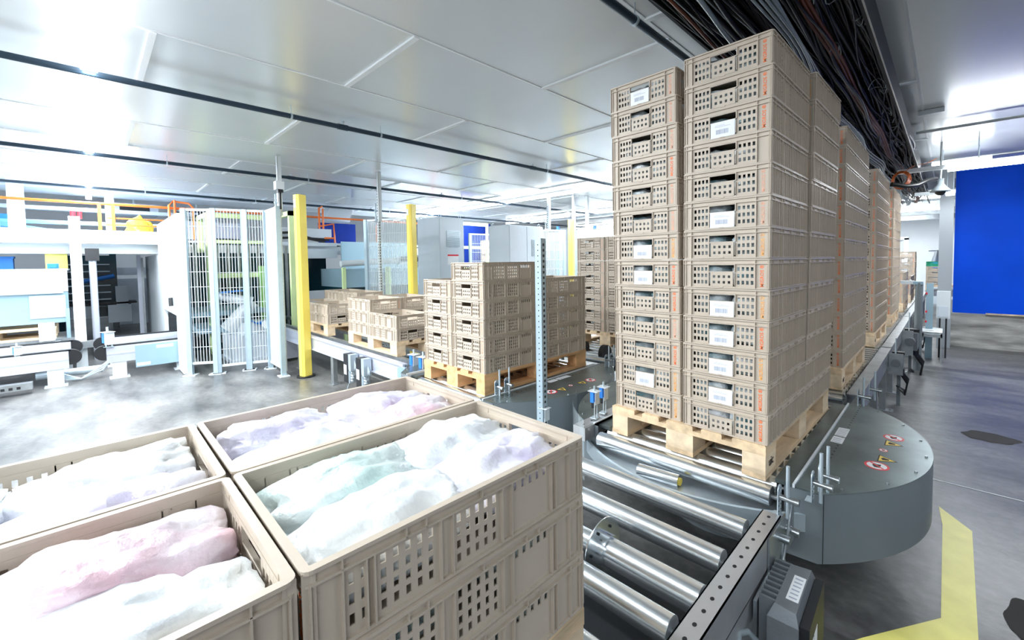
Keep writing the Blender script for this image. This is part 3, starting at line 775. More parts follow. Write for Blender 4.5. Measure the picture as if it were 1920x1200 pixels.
# ------------------------------------------------------------------ cross conveyor (along X) and its drives
t = thing('cross_conveyor', 'cross conveyor carrying pallets from the robot cell to the left turntable', 'conveyor')
for y, nm in ((.085, 'near'), (1.03, 'far')):
    part('side_beam', M().box(-8.6, -3.22, y-.012, y+.012, .36, .53).box(-8.6, -3.22, y-.03, y+.02, .52, .545).box(-8.6, -3.22, y-.03, y+.02, .36, .372), 'lilac', t)
for y in (.20, .57, .94):
    part('chain_track', M().box(-8.6, -3.3, y-.025, y+.025, .50, .548), 'steel2', t)
for x in (-8.2, -6.3, -5.05, -3.5):
    for y in (.08, 1.0): part('leg', M().box(x-.04, x+.04, y, y+.05, 0, .37).box(x-.07, x+.07, y-.02, y+.07, 0, .01).tube((x-.02, y-.003, .12), (x-.02, y+.001, .12), .008, 0, 8), 'steel2', t)
part('end_guard', M().box(-3.30, -3.16, .04, .11, .30, .50), 'pblue', t)
for (x, nm) in ((-4.35, 'left'), (-4.02, 'right')):
    t = thing('drive_controller', '%s black and silver drive controller hung on the cross conveyor' % nm, 'drive controller', (x, .03, .32), 0, 'drive controllers on the cross conveyor')
    part('cover', M().box(-.06, .055, -.06, .03, -.14, .18), 'black', t)
    part('side_plate', M().box(.056, .12, -.055, .03, .0, .185).box(.056, .075, -.055, .03, -.14, .01), 'zinc', t)
    part('warning_label', M().box(-.052, -.020, -.0615, -.060, -.05, .06).box(-.012, .018, -.0615, -.060, -.05, .06), 'jacket', t, 'two white printed stickers')
    m = M()
    for k in range(4): m.tube((.07, -.03, -.02-.03*k), (.11, -.03, -.02-.03*k), .010, 0, 10)
    part('cable_glands', m, 'whitep', t)
    m = M()
    for k in range(3): m.path([(.10, -.03, -.04-.02*k), (.15+.02*k, -.04, -.06), (.16+.02*k, -.03, .04+.01*k), (.12, -.01, .12)], .005, 0, 6)
    m.path([(.02, -.03, -.14), (.0, -.05, -.22), (.03, -.04, -.30)], .007, 0, 6)
    part('cables', m, 'greyc', t)
# short lane behind the left turntable
t = thing('roller_conveyor', 'short roller conveyor behind the left turntable', 'conveyor')
for x0 in (-2.77, -1.79): part('side_rail', rail_mesh(1.5, 4.2, x0, x0+.06, .56, .12, 0), ['steel', 'dark'], t)
y = 1.56
while y < 4.1: link('roller', ME_ROLL, t, (-1.85, y, RT-RR)); y += .118
for y in (1.8, 3.8):
    for x in (-2.76, -1.78): part('leg', M().box(x, x+.04, y, y+.05, 0, .45), 'steel2', t)
part('guide_disc', M().tube((-2.35, 1.72, .57), (-2.30, 1.72, .57), .07, 0, 24), 'black', t)
part('guide_disc', M().tube((-2.0, 1.62, .57), (-1.95, 1.62, .57), .085, 0, 24), 'black', t)
m = M().tube((-2.62, -.225, RT-.045), (-1.63, -.225, RT-.045), .045, 0, 28)
single('end_roller', m, 'roller', 'pale end roller in front of the left turntable', 'roller')
m = M().tube((-2.55, -.43, RT-.10), (-1.75, -.43, RT-.10), .035, 0, 24)
m.box(-2.66, -2.62, -.50, -.27, 0, .56).box(-1.63, -1.59, -.50, -.27, 0, .50)
single('roller_stand', m, 'steel', 'low roller stand holding the pale end roller', 'stand')

# ------------------------------------------------------------------ ceiling services
t0 = None
for x, nm in ((-.79, 'nearest to the cable tray'), (-3.93, 'across the middle of the ceiling'), (-7.08, 'second from the left side'), (-10.3, 'farthest left near the mezzanine')):
    t = thing('sprinkler_pipe', 'thin dark blue grey sprinkler pipe %s' % nm, 'pipe', (x, 0, 2.9), 0, 'sprinkler pipes under the ceiling')
    part('pipe', M().tube((0, -7, 0), (0, 18, 0), .024, 0, 12), 'pipe', t)
    for y in ((-.15, 2.6, 5.4) if x > -5 else (.3, 3.1, 6.0)):
        part('sprinkler_head', M().tube((0, y, .02), (0, y, .055), .010, 0, 8).tube((0, y-.05, 0), (0, y+.05, 0), .029, 1, 10).tube((0, y, .055), (0, y, .06), .018, 0, 10), ['zinc', 'pipe'], t)
    for y in ((-.62, .25, 2.9) if x > -5 else (-1.2, .55, 3.6)):
        part('hanger', M().tube((0, y, 0), (0, y, .1), .004, 0, 6).tube((0, y-.008, 0), (0, y+.008, 0), .030, 0, 12), 'zinc', t)
def lamp_row(y, x0, x1, z, label, watts, n=1, w=.07, lit=None, rot=0, group='fluorescent lamp rows', along='x', wl=None):
    t = thing('lamp', label, 'lamp', (0, 0, 0), 0, group)
    part('housing', M().box(x0, x1, y-w/2, y+w/2, z, z+.05), 'whitep', t)
    x0h, x1h = x0, x1
    if lit: x0 = lit
    if z < 2.9: part('tube', M().box(x0+.01, x1-.01, y-w*.75, y+w*.75, z-.03, z+.03), 'tube_bright' if w < .071 and y < 6 else 'tube', t)
    else: part('tube', M().box(x0+.01, x1-.01, y-w*.62, y+w*.62, z-.02, z+.02), 'tube', t)
    if z < 2.9:
        for xx in (x0+.2*(x1-x0), x0+.8*(x1-x0)): part('hanger', M().tube((xx, y, z+.05), (xx, y, CH), .005, 0, 6), 'zinc', t)
    for i in range(n):
        L = bpy.data.lights.new('lamp_light', 'AREA'); L.shape = 'RECTANGLE'; L.size = (x1-x0)/n*.98; L.size_y = w*.8; L.energy = watts/n; L.color = wl or (.90, .96, 1)
        o = bpy.data.objects.new('lamp_light', L); COL.objects.link(o); o.parent = t; o.location = (x0+(x1-x0)*(i+.5)/n, y, z-.034)
    return t
LW = 46
lamp_row(-1.92, -1.85, -.45, 2.93, 'ceiling lamp of the left row just above the viewpoint', LW*.12)
for i, (a, b) in enumerate(((-3.3, -1.9), (-4.8, -3.35), (-6.3, -4.85), (-7.8, -6.35), (-9.3, -7.85), (-10.8, -9.35), (-12.3, -10.85))):
    lamp_row(-1.92, a, b, 2.93, '%s glaring ceiling lamp of the left row' % ['nearest', 'second', 'third', 'fourth', 'fifth', 'sixth', 'farthest'][i], LW)
    lamp_row(4.9, a-.2, b-.2, 2.93, '%s ceiling lamp of the row beyond the cabinets' % ['rightmost', 'second', 'third', 'fourth', 'fifth', 'sixth', 'leftmost'][i], LW)
for i, (a, b) in enumerate(((-5.0, -2.0), (-8.1, -5.1), (-11.2, -8.2))):
    lamp_row(8.6, a, b, 2.93, '%s long ceiling lamp of the far row' % ['right', 'middle', 'left'][i], 90)
    lamp_row(12.5, a, b, 2.93, '%s long ceiling lamp of the farthest row' % ['right', 'middle', 'left'][i], 90)
    lamp_row(-5.4, a+2, b+2, 2.93, '%s long ceiling lamp of the row behind the viewpoint' % ['right', 'middle', 'left'][i], 200)
lamp_row(5.38, .05, 1.9, 2.60, 'long hanging tube lamp in front of the blue wall', 26, lit=.52)
lamp_row(-3.6, .6, 3.2, 2.93, 'added fill lamp behind the right shoulder of the viewer', 20)  # added fill that brightens the right faces of load and near tower
lamp_row(1.0, 2.0, 3.8, 2.93, 'added unseen fill lamp at the far right beyond the picture edge', 28)  # unseen light put in as fill from the right-hand side
lamp_row(7.3, .14, .62, 2.50, 'short hanging tube lamp beside the blue wall', 3, lit=.50)
lamp_row(6.3, .36, .95, 2.80, 'upper tube lamp close to the ceiling before the blue wall', 4)
lamp_row(10.0, -1.9, .6, 2.75, 'tube lamp over the far end of the line', 4)
lamp_row(13.0, -1.9, .6, 2.75, 'tube lamp over the farthest stacks', 34)

# cable tray with cables
t = thing('cable_tray', 'black ladder cable tray hanging along the tower line under the ceiling', 'cable tray')
Y0, Y1 = -2.5, 10.5
part('side_rail', M().box(-.50, -.485, Y0, Y1, 2.74, 2.86), 'dark', t)
part('side_rail', M().box(.235, .25, Y0, Y1, 2.66, 2.86).box(.25, .256, Y0, Y1, 2.66, 2.668, 1), ['dark', 'steel'], t)
m = M(); y = Y0+.05
while y < Y1: m.box(-.49, .24, y-.012, y+.012, 2.80, 2.815); y += .10
part('rungs', m, 'dark', t)
part('backing_plate', M().box(-.49, .24, Y0, Y1, 2.845, 2.855), 'dark', t)
for x in (-.12, .02):
    m = M().box(x-.012, x+.012, Y0, 6, 2.785, 2.79); y = Y0
    while y < 6: m.box(x-.012, x+.012, y, y+.018, 2.765, 2.787, 0); y += .04
    part('slotted_strip', m, 'steel2', t)
def wander(x, z, amp, seed, y0=Y0, y1=Y1, step=.16, drift=0):
    pts = []; y = y0
    while y < y1:
        pts.append((x+drift*(y-y0)/(y1-y0)+amp*noise.noise(Vector((seed, y*.8, 0))), y, z+amp*.55*noise.noise(Vector((seed+40, y*.9, 3))))); y += step
    return pts
m = M()
for i in range(95):
    m.path(wander(random.uniform(-.47, .22), random.uniform(2.70, 2.80), random.uniform(.03, .13), i*2.3), random.choice([.004, .005, .007, .010, .013]), 0, 6)
single('black_cables', m, 'cable', 'tangle of black cables filling the tray above the towers', 'cables', kind='stuff')
m = M()
for i in range(26):
    y = random.uniform(0, 9); x = random.uniform(.02, .22); r = random.uniform(.02, .05)
    m.path([(x+r*math.cos(a), y+r*2.2*math.sin(a)+a*.01, 2.71+.02*math.sin(a*2+i)) for a in [.5*k for k in range(15)]], .003, 0, 5)
single('cable_curls', m, 'greyc', 'small grey cable curls along the right side of the cable tray', 'cables', kind='stuff')
for k in range(9):
    m = M().path([(p[0]+.016*(k % 3), p[1], p[2]+.012*(k//3)) for p in wander(-.13+.004*k, 2.645, .10, 11.3+.04*k)], .0065, 0, 8)
    single('grey_cable', m, 'greyc', 'pale grey cable of the bundle winding along the underside of the tray', 'cable', 'grey cables under the tray')
for k in range(3):
    m = M().path([(p[0]+.018*k, p[1], p[2]) for p in wander(.035, 2.70, .07, 22)], .009, 0, 8)
    single('brown_cable', m, 'brownc', 'rust brown cable running along the middle of the tray', 'cable', 'brown cables in the tray')
m = M().path(wander(-.38, 2.68, .05, 31), .008, 0, 8)
single('brown_cable', m, 'brownc', 'single rust brown cable along the left edge of the tray', 'cable')
m = M().path(wander(-.27, 2.66, .07, 35), .011, 0, 8)
single('grey_cable', m, 'greyc', 'single shiny grey cable left of the grey bundle', 'cable')
for k, (x, y, dx, dy, dz) in enumerate(((-.30, .9, .05, .20, .10), (-.22, 1.25, .09, .10, .14), (-.2, 1.95, .08, .12, .12), (-.18, 2.9, .08, .14, .1), (-.16, 3.9, .07, .2, .1))):
    m = M().tube((x, y, 2.60), (x+dx, y+dy, 2.60+dz), .0025, 0, 6)
    single('cable_tie', m, 'jacket', 'white cable tie end sticking out of the bundle, %s from the viewer' % ['first', 'second', 'third', 'fourth', 'fifth'][k], 'cable tie', 'cable ties on the tray')
m = M()
for k in range(7):
    r = .085+.006*k; m.path([(.10+r*math.cos(a)*.8, 5.15+.012*k+.05*math.sin(a), 2.50+r*math.sin(a)) for a in [2*PI*i/24 for i in range(25)]], .005, 0, 6)
m.path([(.12, 5.15, 2.58), (.22, 5.2, 2.66), (.33, 5.4, 2.70), (.42, 5.6, 2.78)], .005, 0, 6)
single('cable_coil', m, 'orangec', 'orange cable coil hanging at the end of the tray', 'cable coil')
m = M().path([(.02, 5.0, 2.43), (.15, 5.1, 2.40), (.25, 5.25, 2.42), (.33, 5.4, 2.48), (.42, 5.6, 2.52)], .028, 0, 10)
single('cable_hose', m, 'cable', 'thick black hose leading to the dome camera', 'hose')
t = thing('dome_camera', 'grey bell shaped dome camera hanging left of the blue wall', 'camera', (.465, 5.7, 2.36))
part('housing', M().lathe([(.0, .17), (.03, .17), (.035, .10), (.06, .06), (.10, .02), (.105, 0), (.0, 0)], (0, 0, 0), 0, 24), 'skirt', t)
part('dome', M().lathe([(.055, 0), (.052, -.02), (.035, -.042), (0, -.05)], (0, 0, 0), 0, 20), 'black', t)
part('hanger', M().tube((0, 0, .16), (0, 0, .64), .012, 0, 8), 'steel2', t)
t = thing('junction_box', 'pale grey junction box on the ceiling above the tall tower', 'junction box', (-.50, .86, 2.86), math.radians(12))
part('box', M().box(-.09, .06, -.075, .075, 0, .14), 'cabinet', t)
part('cable_gland', M().tube((.06, .03, .09), (.11, .05, .07), .016, 0, 10).tube((.06, -.03, .05), (.10, -.03, .04), .013, 0, 10), 'zinc', t)
part('cable', M().path([(.10, .05, .075), (.16, .08, .04), (.20, .14, .06), (.24, .2, .0)], .008, 0, 8).path([(-.02, -.02, .14), (.0, -.05, .135), (.05, -.09, .12), (.1, -.1, .12)], .006, 0, 8), 'greyc', t)
m = M()
for y, z in ((4.6, 2.93), (6.6, 2.90), (7.4, 2.92)): m.tube((.26, y, z), (7, y+.1, z), .016, 0, 8)
m.box(.30, .50, 3.9, 3.96, 2.95, 2.995)
single('conduit_run', m, 'steel2', 'grey conduits crossing the ceiling in front of the blue wall', 'conduit')

# ------------------------------------------------------------------ robot cell, fences, posts on the left
def light_post(x, y, h, label, loc2=None):
    t = thing('safety_post', label, 'safety post', (x, y, 0), math.radians(20), 'yellow safety posts')
    m = M().prism([(-.055, -.05), (.045, -.06), (.055, -.05), (.055, .05), (.045, .06), (-.055, .05)], .02, h)
    m.box(.010, .018, -.0625, -.058, .02, h).box(.030, .036, -.0625, -.058, .02, h)
    part('column', m, 'yellow', t)
    part('label', M().box(-.045, -.010, -.0565, -.0545, h-.17, h-.07), 'jacket', t, 'white sticker near the top')
    part('base_ring', M().tube((0, 0, 0), (0, 0, .02), .11, 0, 24), 'black', t)
light_post(-5.72, -.015, 2.44, 'nearest tall yellow safety post beside the wire fence')
light_post(-5.62, 1.56, 2.44, 'second tall yellow safety post left of the grey cabinet')
light_post(-5.45, 5.32, 2.42, 'third yellow safety post farther back right of the pale cabinets')
def strut(x, y, h0, h1, label):
    t = thing('perforated_strut', label, 'strut', (x, y, 0), 0, 'perforated struts up to the ceiling')
    m = M().box(-.02, .02, -.02, .02, h0, h1-.3).box(-.012, .05, -.018, -.014, h1-.8, h1)
    m.box(-.012, -.008, -.018, .03, h1-.8, h1).box(.046, .05, -.018, .03, h1-.8, h1)
    z = h0+.05
    while z < h1-.3: m.box(.0201, .0206, -.008, .008, z, z+.02, 1); m.box(-.008, .008, -.0206, -.0201, z, z+.02, 1); z += .045
    part('channel', m, ['whitep', 'dark'], t)
    part('clamp', M().tube((-.05, -.03, h1-.62), (-.01, -.03, h1-.62), .02, 0, 10).tube((-.05, -.03, h1-.78), (-.01, -.03, h1-.78), .02, 0, 10).box(-.06, -.045, -.035, -.02, h1-.85, h1-.5), 'zinc', t)
strut(-6.08, -.16, .05, 2.985, 'pale perforated strut left of the nearest yellow post')
strut(-6.12, 1.27, .05, 2.985, 'pale perforated strut left of the second yellow post')
strut(-5.75, 4.9, 1.6, 2.985, 'pale perforated strut left of the third yellow post')
def fence_panel(a, b, h, label, clear=False, posts=(True, True), z0=.12):
    a = Vector((*a, 0)); b = Vector((*b, 0)); d = b-a; L = d.length; ang = math.atan2(d.y, d.x)
    t = thing('fence_panel', label, 'fence', (a.x, a.y, 0), ang, 'wire fence of the robot cell')
    for k, x in enumerate((0, L)):
        if posts[k]:
            part('post', M().box(x-.028, x+.028, -.028, .028, 0, h), 'fence', t)
            part('foot_plate', M().box(x-.075, x+.075, -.06, .06, 0, .012), 'whitep', t)
    m = M(); x = .055
    while x < L-.04: m.tube((x, 0, z0), (x, 0, h-.03), .0042, 0, 5, cap=False); x += .036
    for k in range(11):
        z = z0+k*(h-.03-z0)/10; m.tube((.03, .004, z), (L-.03, .004, z), .0036, 0, 5, cap=False)
    m.box(.028, L-.028, -.008, .008, z0-.03, z0).box(.028, L-.028, -.008, .008, h-.03, h)
    part('wire_mesh', m, 'whitep', t)
    if clear: part('clear_pane', M().box(.04, L-.04, .012, .016, z0, h-.04), 'glass', t)
    return t
fence_panel((-7.03, -1.06), (-6.86, -.80), 2.30, 'narrow wire fence panel at the corner of the robot cell', z0=.18)
fence_panel((-6.85, -.77), (-6.77, -.44), 2.31, 'wire fence panel in front of the robot arm', posts=(True, True))
fence_panel((-6.76, -.42), (-6.66, -.19), 2.31, 'wire fence panel right of the robot arm')
fence_panel((-6.62, -.20), (-5.98, -.21), 2.30, 'clear sheeted fence panel ending beside the nearest yellow post', clear=True)
fence_panel((-6.62, 1.28), (-5.80, 1.62), 2.26, 'clear sheeted fence panel left of the second yellow post', clear=True)
fence_panel((-7.6, 4.2), (-7.4, 5.4), 2.2, 'wire fence panel between the grey cabinets', z0=.1)
fence_panel((-5.5, 5.5), (-4.2, 5.9), 2.2, 'clear sheeted fence panel right of the third yellow post', clear=True)
fence_panel((-6.0, 4.3), (-5.55, 5.2), 2.2, 'clear sheeted fence panel left of the third yellow post', clear=True)
# warning lamp head above fence corner
t = thing('alarm_unit', 'small white alarm unit with black bracket on the fence top beside the yellow post', 'alarm', (-5.98, -.18, 2.26))
part('body', M().box(-.05, .06, -.05, .05, .26, .37), 'whitep', t)
part('bracket', M().box(.02, .05, -.01, .01, 0, .26).box(-.02, .07, -.03, .03, .22, .26), 'black', t)
# white housing wall of the cell
t = thing('cell_wall', 'large white sheet housing wall of the robot cell with a conveyor opening', 'housing')
m = M().box(-12.0, -9.48, -1.13, -1.08, .02, 1.73).box(-9.48, -7.08, -1.13, -1.08, .80, 2.24).box(-9.48, -9.05, -1.13, -1.08, .02, .80).box(-7.55, -7.08, -1.13, -1.08, .02, .80)
part('sheet', m, 'whitep', t)
part('latch', M().path([(-7.83, -1.15, 1.30), (-7.80, -1.16, 1.20), (-7.76, -1.16, 1.05)], .02, 0, 8), 'jacket', t)
part('grip', M().path([(-7.76, -1.165, 1.05), (-7.74, -1.165, .93)], .026, 0, 8), 'black', t)
# robot
t = thing('robot', 'white industrial robot arm with blue hoses inside the fenced cell', 'robot', (-7.75, -.20, 0))
part('pedestal', M().box(-.35, .35, -.30, .30, .05, .42).box(-.38, .38, -.33, .33, 0, .05), 'cabinet', t)
part('turret', M().tube((0, 0, .42), (0, 0, .60), .22, 0, 24), 'whitep', t)
m = M(); m.tube((.05, -.30, .50), (.15, .02, .92), .12, 0, 16, .10).tube((.15, .02, .92), (.05, -.42, 1.05), .085, 0, 16, .06)
part('upper_arm', m, 'whitep', t)
part('wrist', M().tube((.05, -.42, 1.05), (.06, -.50, .85), .06, 0, 14, .04), 'zinc', t)
m = M()
for k in range(5): m.path([(.14+.015*k, -.40, 1.10), (.22+.01*k, -.10, 1.12), (.28+.01*k, -.10, .92), (.30+.012*k, -.12, .70), (.26, .04, .58), (.18, .26, .53+.02*k)], .013, 0, 7)
part('hoses', m, 'blue', t, 'bright blue air hoses')
t = thing('gripper_stand', 'grey ribbed machine base with a white motor right of the robot', 'machine', (-7.1, .05, 0))
part('base', M().box(-.25, .2, -.1, .25, .05, .40), 'lilac', t)
part('motor', M().tube((-.1, -.1, .5), (.12, -.16, .62), .09, 0, 16), 'whitep', t)
part('cable', M().path([(-.1, -.12, .5), (-.05, -.2, .66), (.1, -.2, .7), (.16, -.14, .55)], .012, 0, 8), 'greyc', t)
# lime frame of the cell and shelving behind
t = thing('lime_frame', 'pale lime machine frame inside the robot cell', 'frame')
for (x, y) in ((-8.6, -.55), (-8.6, .35), (-7.5, .40), (-9.4, -.55)): part('upright', M().box(x-.04, x+.04, y-.04, y+.04, 0, 2.42), 'lime', t)
parts('cross_beam', [(-8.64, -8.56, -.51, .31, 2.34, 2.42), (-8.56, -7.46, .36, .44, 2.34, 2.42), (-9.4, -8.64, -.59, -.51, 2.34, 2.42), (-8.64, -8.56, -.51, .31, 1.3, 1.38), (-8.64, -8.56, -.51, .31, 1.9, 1.96)], 'lime', t)
t = thing('cell_machinery', 'dark machinery with vertical guides behind the wire fence', 'machine')
part('housing', M().box(-9.46, -9.2, -.9, 1.1, 0, 1.75), 'teal', t)
m = M()
for k in range(12): m.box(-9.2, -9.14, -.85+.16*k, -.80+.16*k, .1, 1.9)
part('guides', m, 'steel2', t)
part('table', M().box(-9.2, -8.0, -.9, .1, .70, .78).box(-9.1, -8.1, -.8, 0, .42, .50), 'pblue', t)
part('green_panel', M().box(-8.35, -8.3, .1, .36, .5, 1.5), 'green', t)

# double belt conveyors along Y at the far left
def belt_section(y0, y1, label, cover=False):
    t = thing('belt_conveyor', label, 'conveyor', (0, 0, 0), 0, 'belt conveyors at the robot cell')
    for x0 in (-7.72, -8.75):
        part('side_beam', M().box(x0, x0+.09, y0, y1, .22, .44).box(x0-.005, x0+.095, y0, y1, .33, .35), 'lilac', t)
        part('belt', M().box(x0+.01, x0+.08, y0-.02, y1+.02, .44, .458).tube((x0+.01, y0-.02, .36), (x0+.08, y0-.02, .36), .098, 0, 26).tube((x0+.01, y1+.02, .36), (x0+.08, y1+.02, .36), .098, 0, 26), 'black', t)
    part('deck', M().box(-8.62, -7.8, y0+.1, y1-.1, .34, .36), 'steel', t)
    for y in (y0+.12, y1-.12):
        for x0 in (-7.74, -8.75): part('foot', M().box(x0, x0+.10, y-.07, y+.07, .012, .24).box(x0-.03, x0+.13, y-.10, y+.10, 0, .012), 'whitep', t)
    if cover:
        part('side_cover', M().box(-7.62, -7.585, y0+.28, y1-.12, .12, .425), 'pblue', t, 'plain pale blue side cover')
        part('sticker', M().box(-7.585, -7.583, y0+.5, y0+.68, .36, .40).box(-7.585, -7.583, y0+.29, y0+.43, .14, .18), 'jacket', t)
    return t
belt_section(-4.4, -2.20, 'far left belt conveyor with black belts at the left edge')
belt_section(-1.86, -.95, 'short belt conveyor with a pale blue side cover entering the robot cell', True)
sensor((-7.66, -2.62, .44), .4, 'blue photo sensor on the far left belt conveyor', .12, 1.4)
sensor((-7.64, -1.84, .44), .4, 'white topped photo sensor at the end of the short belt conveyor', .20, 2.2)
m = M().path([(-7.9, -2.5, .12), (-7.9, -1.9, .12)], .05, 0, 10)
for k in range(3): m.path([(-7.8, -2.3, .06+.04*k), (-7.7, -2.1, .05), (-7.65, -1.9, .14+.03*k), (-7.64, -1.8, .3)], .012, 0, 6)
single('floor_hose', m, 'zinc', 'grey hoses on the floor between the two belt conveyors', 'hose')
t = thing('floor_track', 'dark slotted floor track in front of the far left belt conveyor', 'track')
m = M().box(-7.52, -7.40, -4.4, -2.5, .06, .14)
part('channel', m, 'steel2', t)
m = M(); y = -4.3
while y < -2.6: m.box(-7.399, -7.396, y, y+.03, .08, .11); y += .06
part('slots', m, 'dark', t)
# pale blue machine with wooden pallet
t = thing('lift_machine', 'pale blue machine housing above the wooden pallet at the left edge', 'machine')
part('upper_panel', M().box(-9.45, -9.30, -5, -2.21, 1.15, 1.49), 'whitep', t)
part('lower_panel', M().box(-9.40, -9.28, -5, -2.21, .68, 1.14), 'pblue', t)
part('hatch', M().box(-9.28, -9.262, -2.60, -2.24, .76, 1.10), 'zinc', t)
part('lip', M().box(-9.28, -9.22, -5, -2.26, 1.13, 1.155), 'whitep', t)
pallet(-9.9, -3.55, 0, 'pale wooden pallet under the pale blue machine at the left edge', z=.47)
t = thing('support_frame', 'low frame with grey chain rails under the pallet at the left edge', 'frame')
part('rails', M().box(-9.95, -8.95, -3.9, -2.1, .40, .47).box(-8.98, -8.86, -3.9, -1.9, .30, .40), 'steel2', t)
parts('leg', [(-9.9, -9.8, -3.8, -3.7, 0, .4), (-9.1, -9.0, -2.3, -2.2, 0, .4), (-9.9, -9.8, -2.3, -2.2, 0, .4)], 'whitep', t)
part('drive_box', M().box(-8.9, -8.75, -2.5, -2.35, .47, .72).box(-8.85, -8.72, -2.5, -2.3, .3, .45), 'whitep', t)
t = thing('gate_post', 'tall white gate post with a red lamp on top at the left', 'post', (-9.0, -2.10, 0))
part('post', M().box(-.05, .06, -.06, .06, 0, 2.28), 'whitep', t)
part('lamp', M().tube((-.02, -.01, 2.28), (-.02, -.01, 2.36), .03, 0, 12).tube((-.02, .06, 2.25), (-.02, .06, 2.36), .025, 0, 12), 'red', t)
part('perforated_strip', M().box(-.04, .03, -.14, -.10, .2, .9), 'pblue', t)
t = thing('gate_post', 'grey round roller door post behind the white gate post', 'post', (-9.6, -1.93, 0))
part('post', M().tube((0, 0, 0), (0, 0, 1.62), .045, 0, 16), 'lilac', t)
part('drive_head', M().box(-.08, .08, -.08, .08, 1.62, 1.82), 'black', t)
t = thing('gate_post', 'dark framed swing gate beside the white housing wall', 'post', (-11.6, -1.22, 0))
part('leaf', M().box(-.5, .0, -.02, .02, .1, 1.7).box(.0, .12, -.05, .02, .1, 1.7), 'steel2', t)
part('post', M().box(.12, .17, -.08, -.02, .0, 1.75), 'lilac', t)
part('foot', M().box(.03, .25, -.12, .02, 0, .06), 'black', t)

# mezzanine
t = thing('mezzanine', 'white mezzanine platform carrying machinery along the left side', 'platform')
part('edge_beam', M().box(-9.75, -9.55, -7, -1.10, 1.92, 2.12).box(-9.78, -9.5, -7, -1.1, 1.90, 1.93), 'whitep', t)
part('lower_beam', M().box(-9.95, -9.80, -7, 8, 1.74, 1.92), 'whitep', t)
m = M(); y = -7
while y < 8: m.box(-13.6, -9.9, y, y+.05, 1.90, 1.95); y += .1
m.box(-13.6, -9.8, -7, 8, 1.95, 2.0)
part('deck', m, 'cabinet', t)
for (x, y) in ((-13.4, -3.4), (-13.4, 1.5), (-13.4, 6), (-9.9, 3.0)): part('column', M().box(x-.08, x+.08, y-.08, y+.08, 0, 1.95), 'whitep', t)
t = thing('handrail', 'orange painted tube handrail along the mezzanine edge', 'handrail')
part('top_rail', M().tube((-9.6, -7, 2.56), (-9.6, 7, 2.56), .022, 0, 10), 'orange', t)
part('middle_rail', M().tube((-9.6, -1.75, 2.22), (-9.6, -.7, 2.22), .014, 0, 8).tube((-9.6, -1.75, 2.33), (-9.6, -.7, 2.33), .012, 0, 8), 'orange', t)
for y in (-1.82, -1.66, 1.1, 2.9, 4.5): part('upright', M().box(-9.63, -9.57, y-.022, y+.022, 2.0, 2.55), 'orange', t)
t = thing('ladder_hoop', 'orange ladder hoop rising above the white housing wall', 'ladder', (-9.55, -.95, 0))
part('hoop', M().path([(0, 0, 1.9), (0, 0, 2.6), (-.03, .06, 2.68), (-.03, .28, 2.66), (0, .34, 2.58), (0, .34, 2.0)], .018, 0, 8).path([(0, .08, 1.9), (0, .08, 2.7)], .018, 0, 8), 'orange', t)
t = thing('ladder_hoop', 'orange ladder cage above the glass machine in the middle background', 'ladder', (-9.5, 1.55, 0))
part('hoop', M().path([(0, 0, 2.3), (0, 0, 2.75), (-.1, .1, 2.8)], .02, 0, 8).path([(0, .08, 2.3), (0, .08, 2.75)], .02, 0, 8).path([(0, -.02, 2.35), (0, .3, 2.42), (0, .32, 2.0)], .02, 0, 8).path([(0, .1, 2.1), (0, .3, 2.1)], .02, 0, 8), 'orange', t)
T['ybag'] = mat('yellow_plastic_sack', (.72, .66, .07), .35, 0, .10, 6, .4, 9)
m = M()
def f(u, v):
    t_ = u*2*PI; w = v*PI/2; p = Vector((math.cos(w)*math.cos(t_), math.cos(w)*math.sin(t_), math.sin(w))); s = 1+.45*noise.noise(p*1.5+Vector((2, 7, 1)))+.06*noise.noise(p*4)
    return (-9.75+.10*p.x*s, -1.33+.17*p.y*s, 2.12+.22*p.z*s+.07*max(0, v-.75)*4)
m.grid(f, 30, 14)
single('plastic_sack', m, 'ybag', 'yellow plastic sack on the mezzanine edge', 'sack')
t = thing('upper_conveyor', 'light blue conveyor frames on the mezzanine at the upper left', 'conveyor')
part('beam', M().box(-11.6, -11.5, -7, -1.9, 2.33, 2.39), 'lightblue', t)
part('beam', M().add([(-11.3, -3.0, 2.25), (-11.3, -3.0, 2.32), (-11.3, -2.0, 2.08), (-11.3, -2.0, 2.14), (-11.2, -3.0, 2.25), (-11.2, -3.0, 2.32), (-11.2, -2.0, 2.08), (-11.2, -2.0, 2.14)], [(0, 2, 3, 1), (4, 5, 7, 6), (1, 3, 7, 5), (0, 4, 6, 2), (0, 1, 5, 4), (2, 6, 7, 3)]), 'lightblue', t)
part('drive', M().box(-11.8, -11.6, -4.6, -3.2, 2.05, 2.32), 'black', t)
part('blue_panel', M().box(-11.9, -11.8, -6, -2.9, 2.0, 2.5).box(-11.8, -11.6, -2.0, .5, 2.0, 2.14), 'blue', t)
for x, y, nm in ((-10.8, -3.05, 'left'), (-10.9, -2.78, 'right')):
    single('mezzanine_column', M().box(x-.09, x+.09, y-.09, y+.09, 2.0, 3.0), 'whitep', '%s one of two white columns on the mezzanine at the upper left' % nm, 'column', 'white columns on the mezzanine')
single('mezzanine_column', M().box(-11.05, -10.93, -1.72, -1.6, 2.0, 3.0), 'cabinet', 'grey column on the mezzanine behind the orange handrail', 'column')
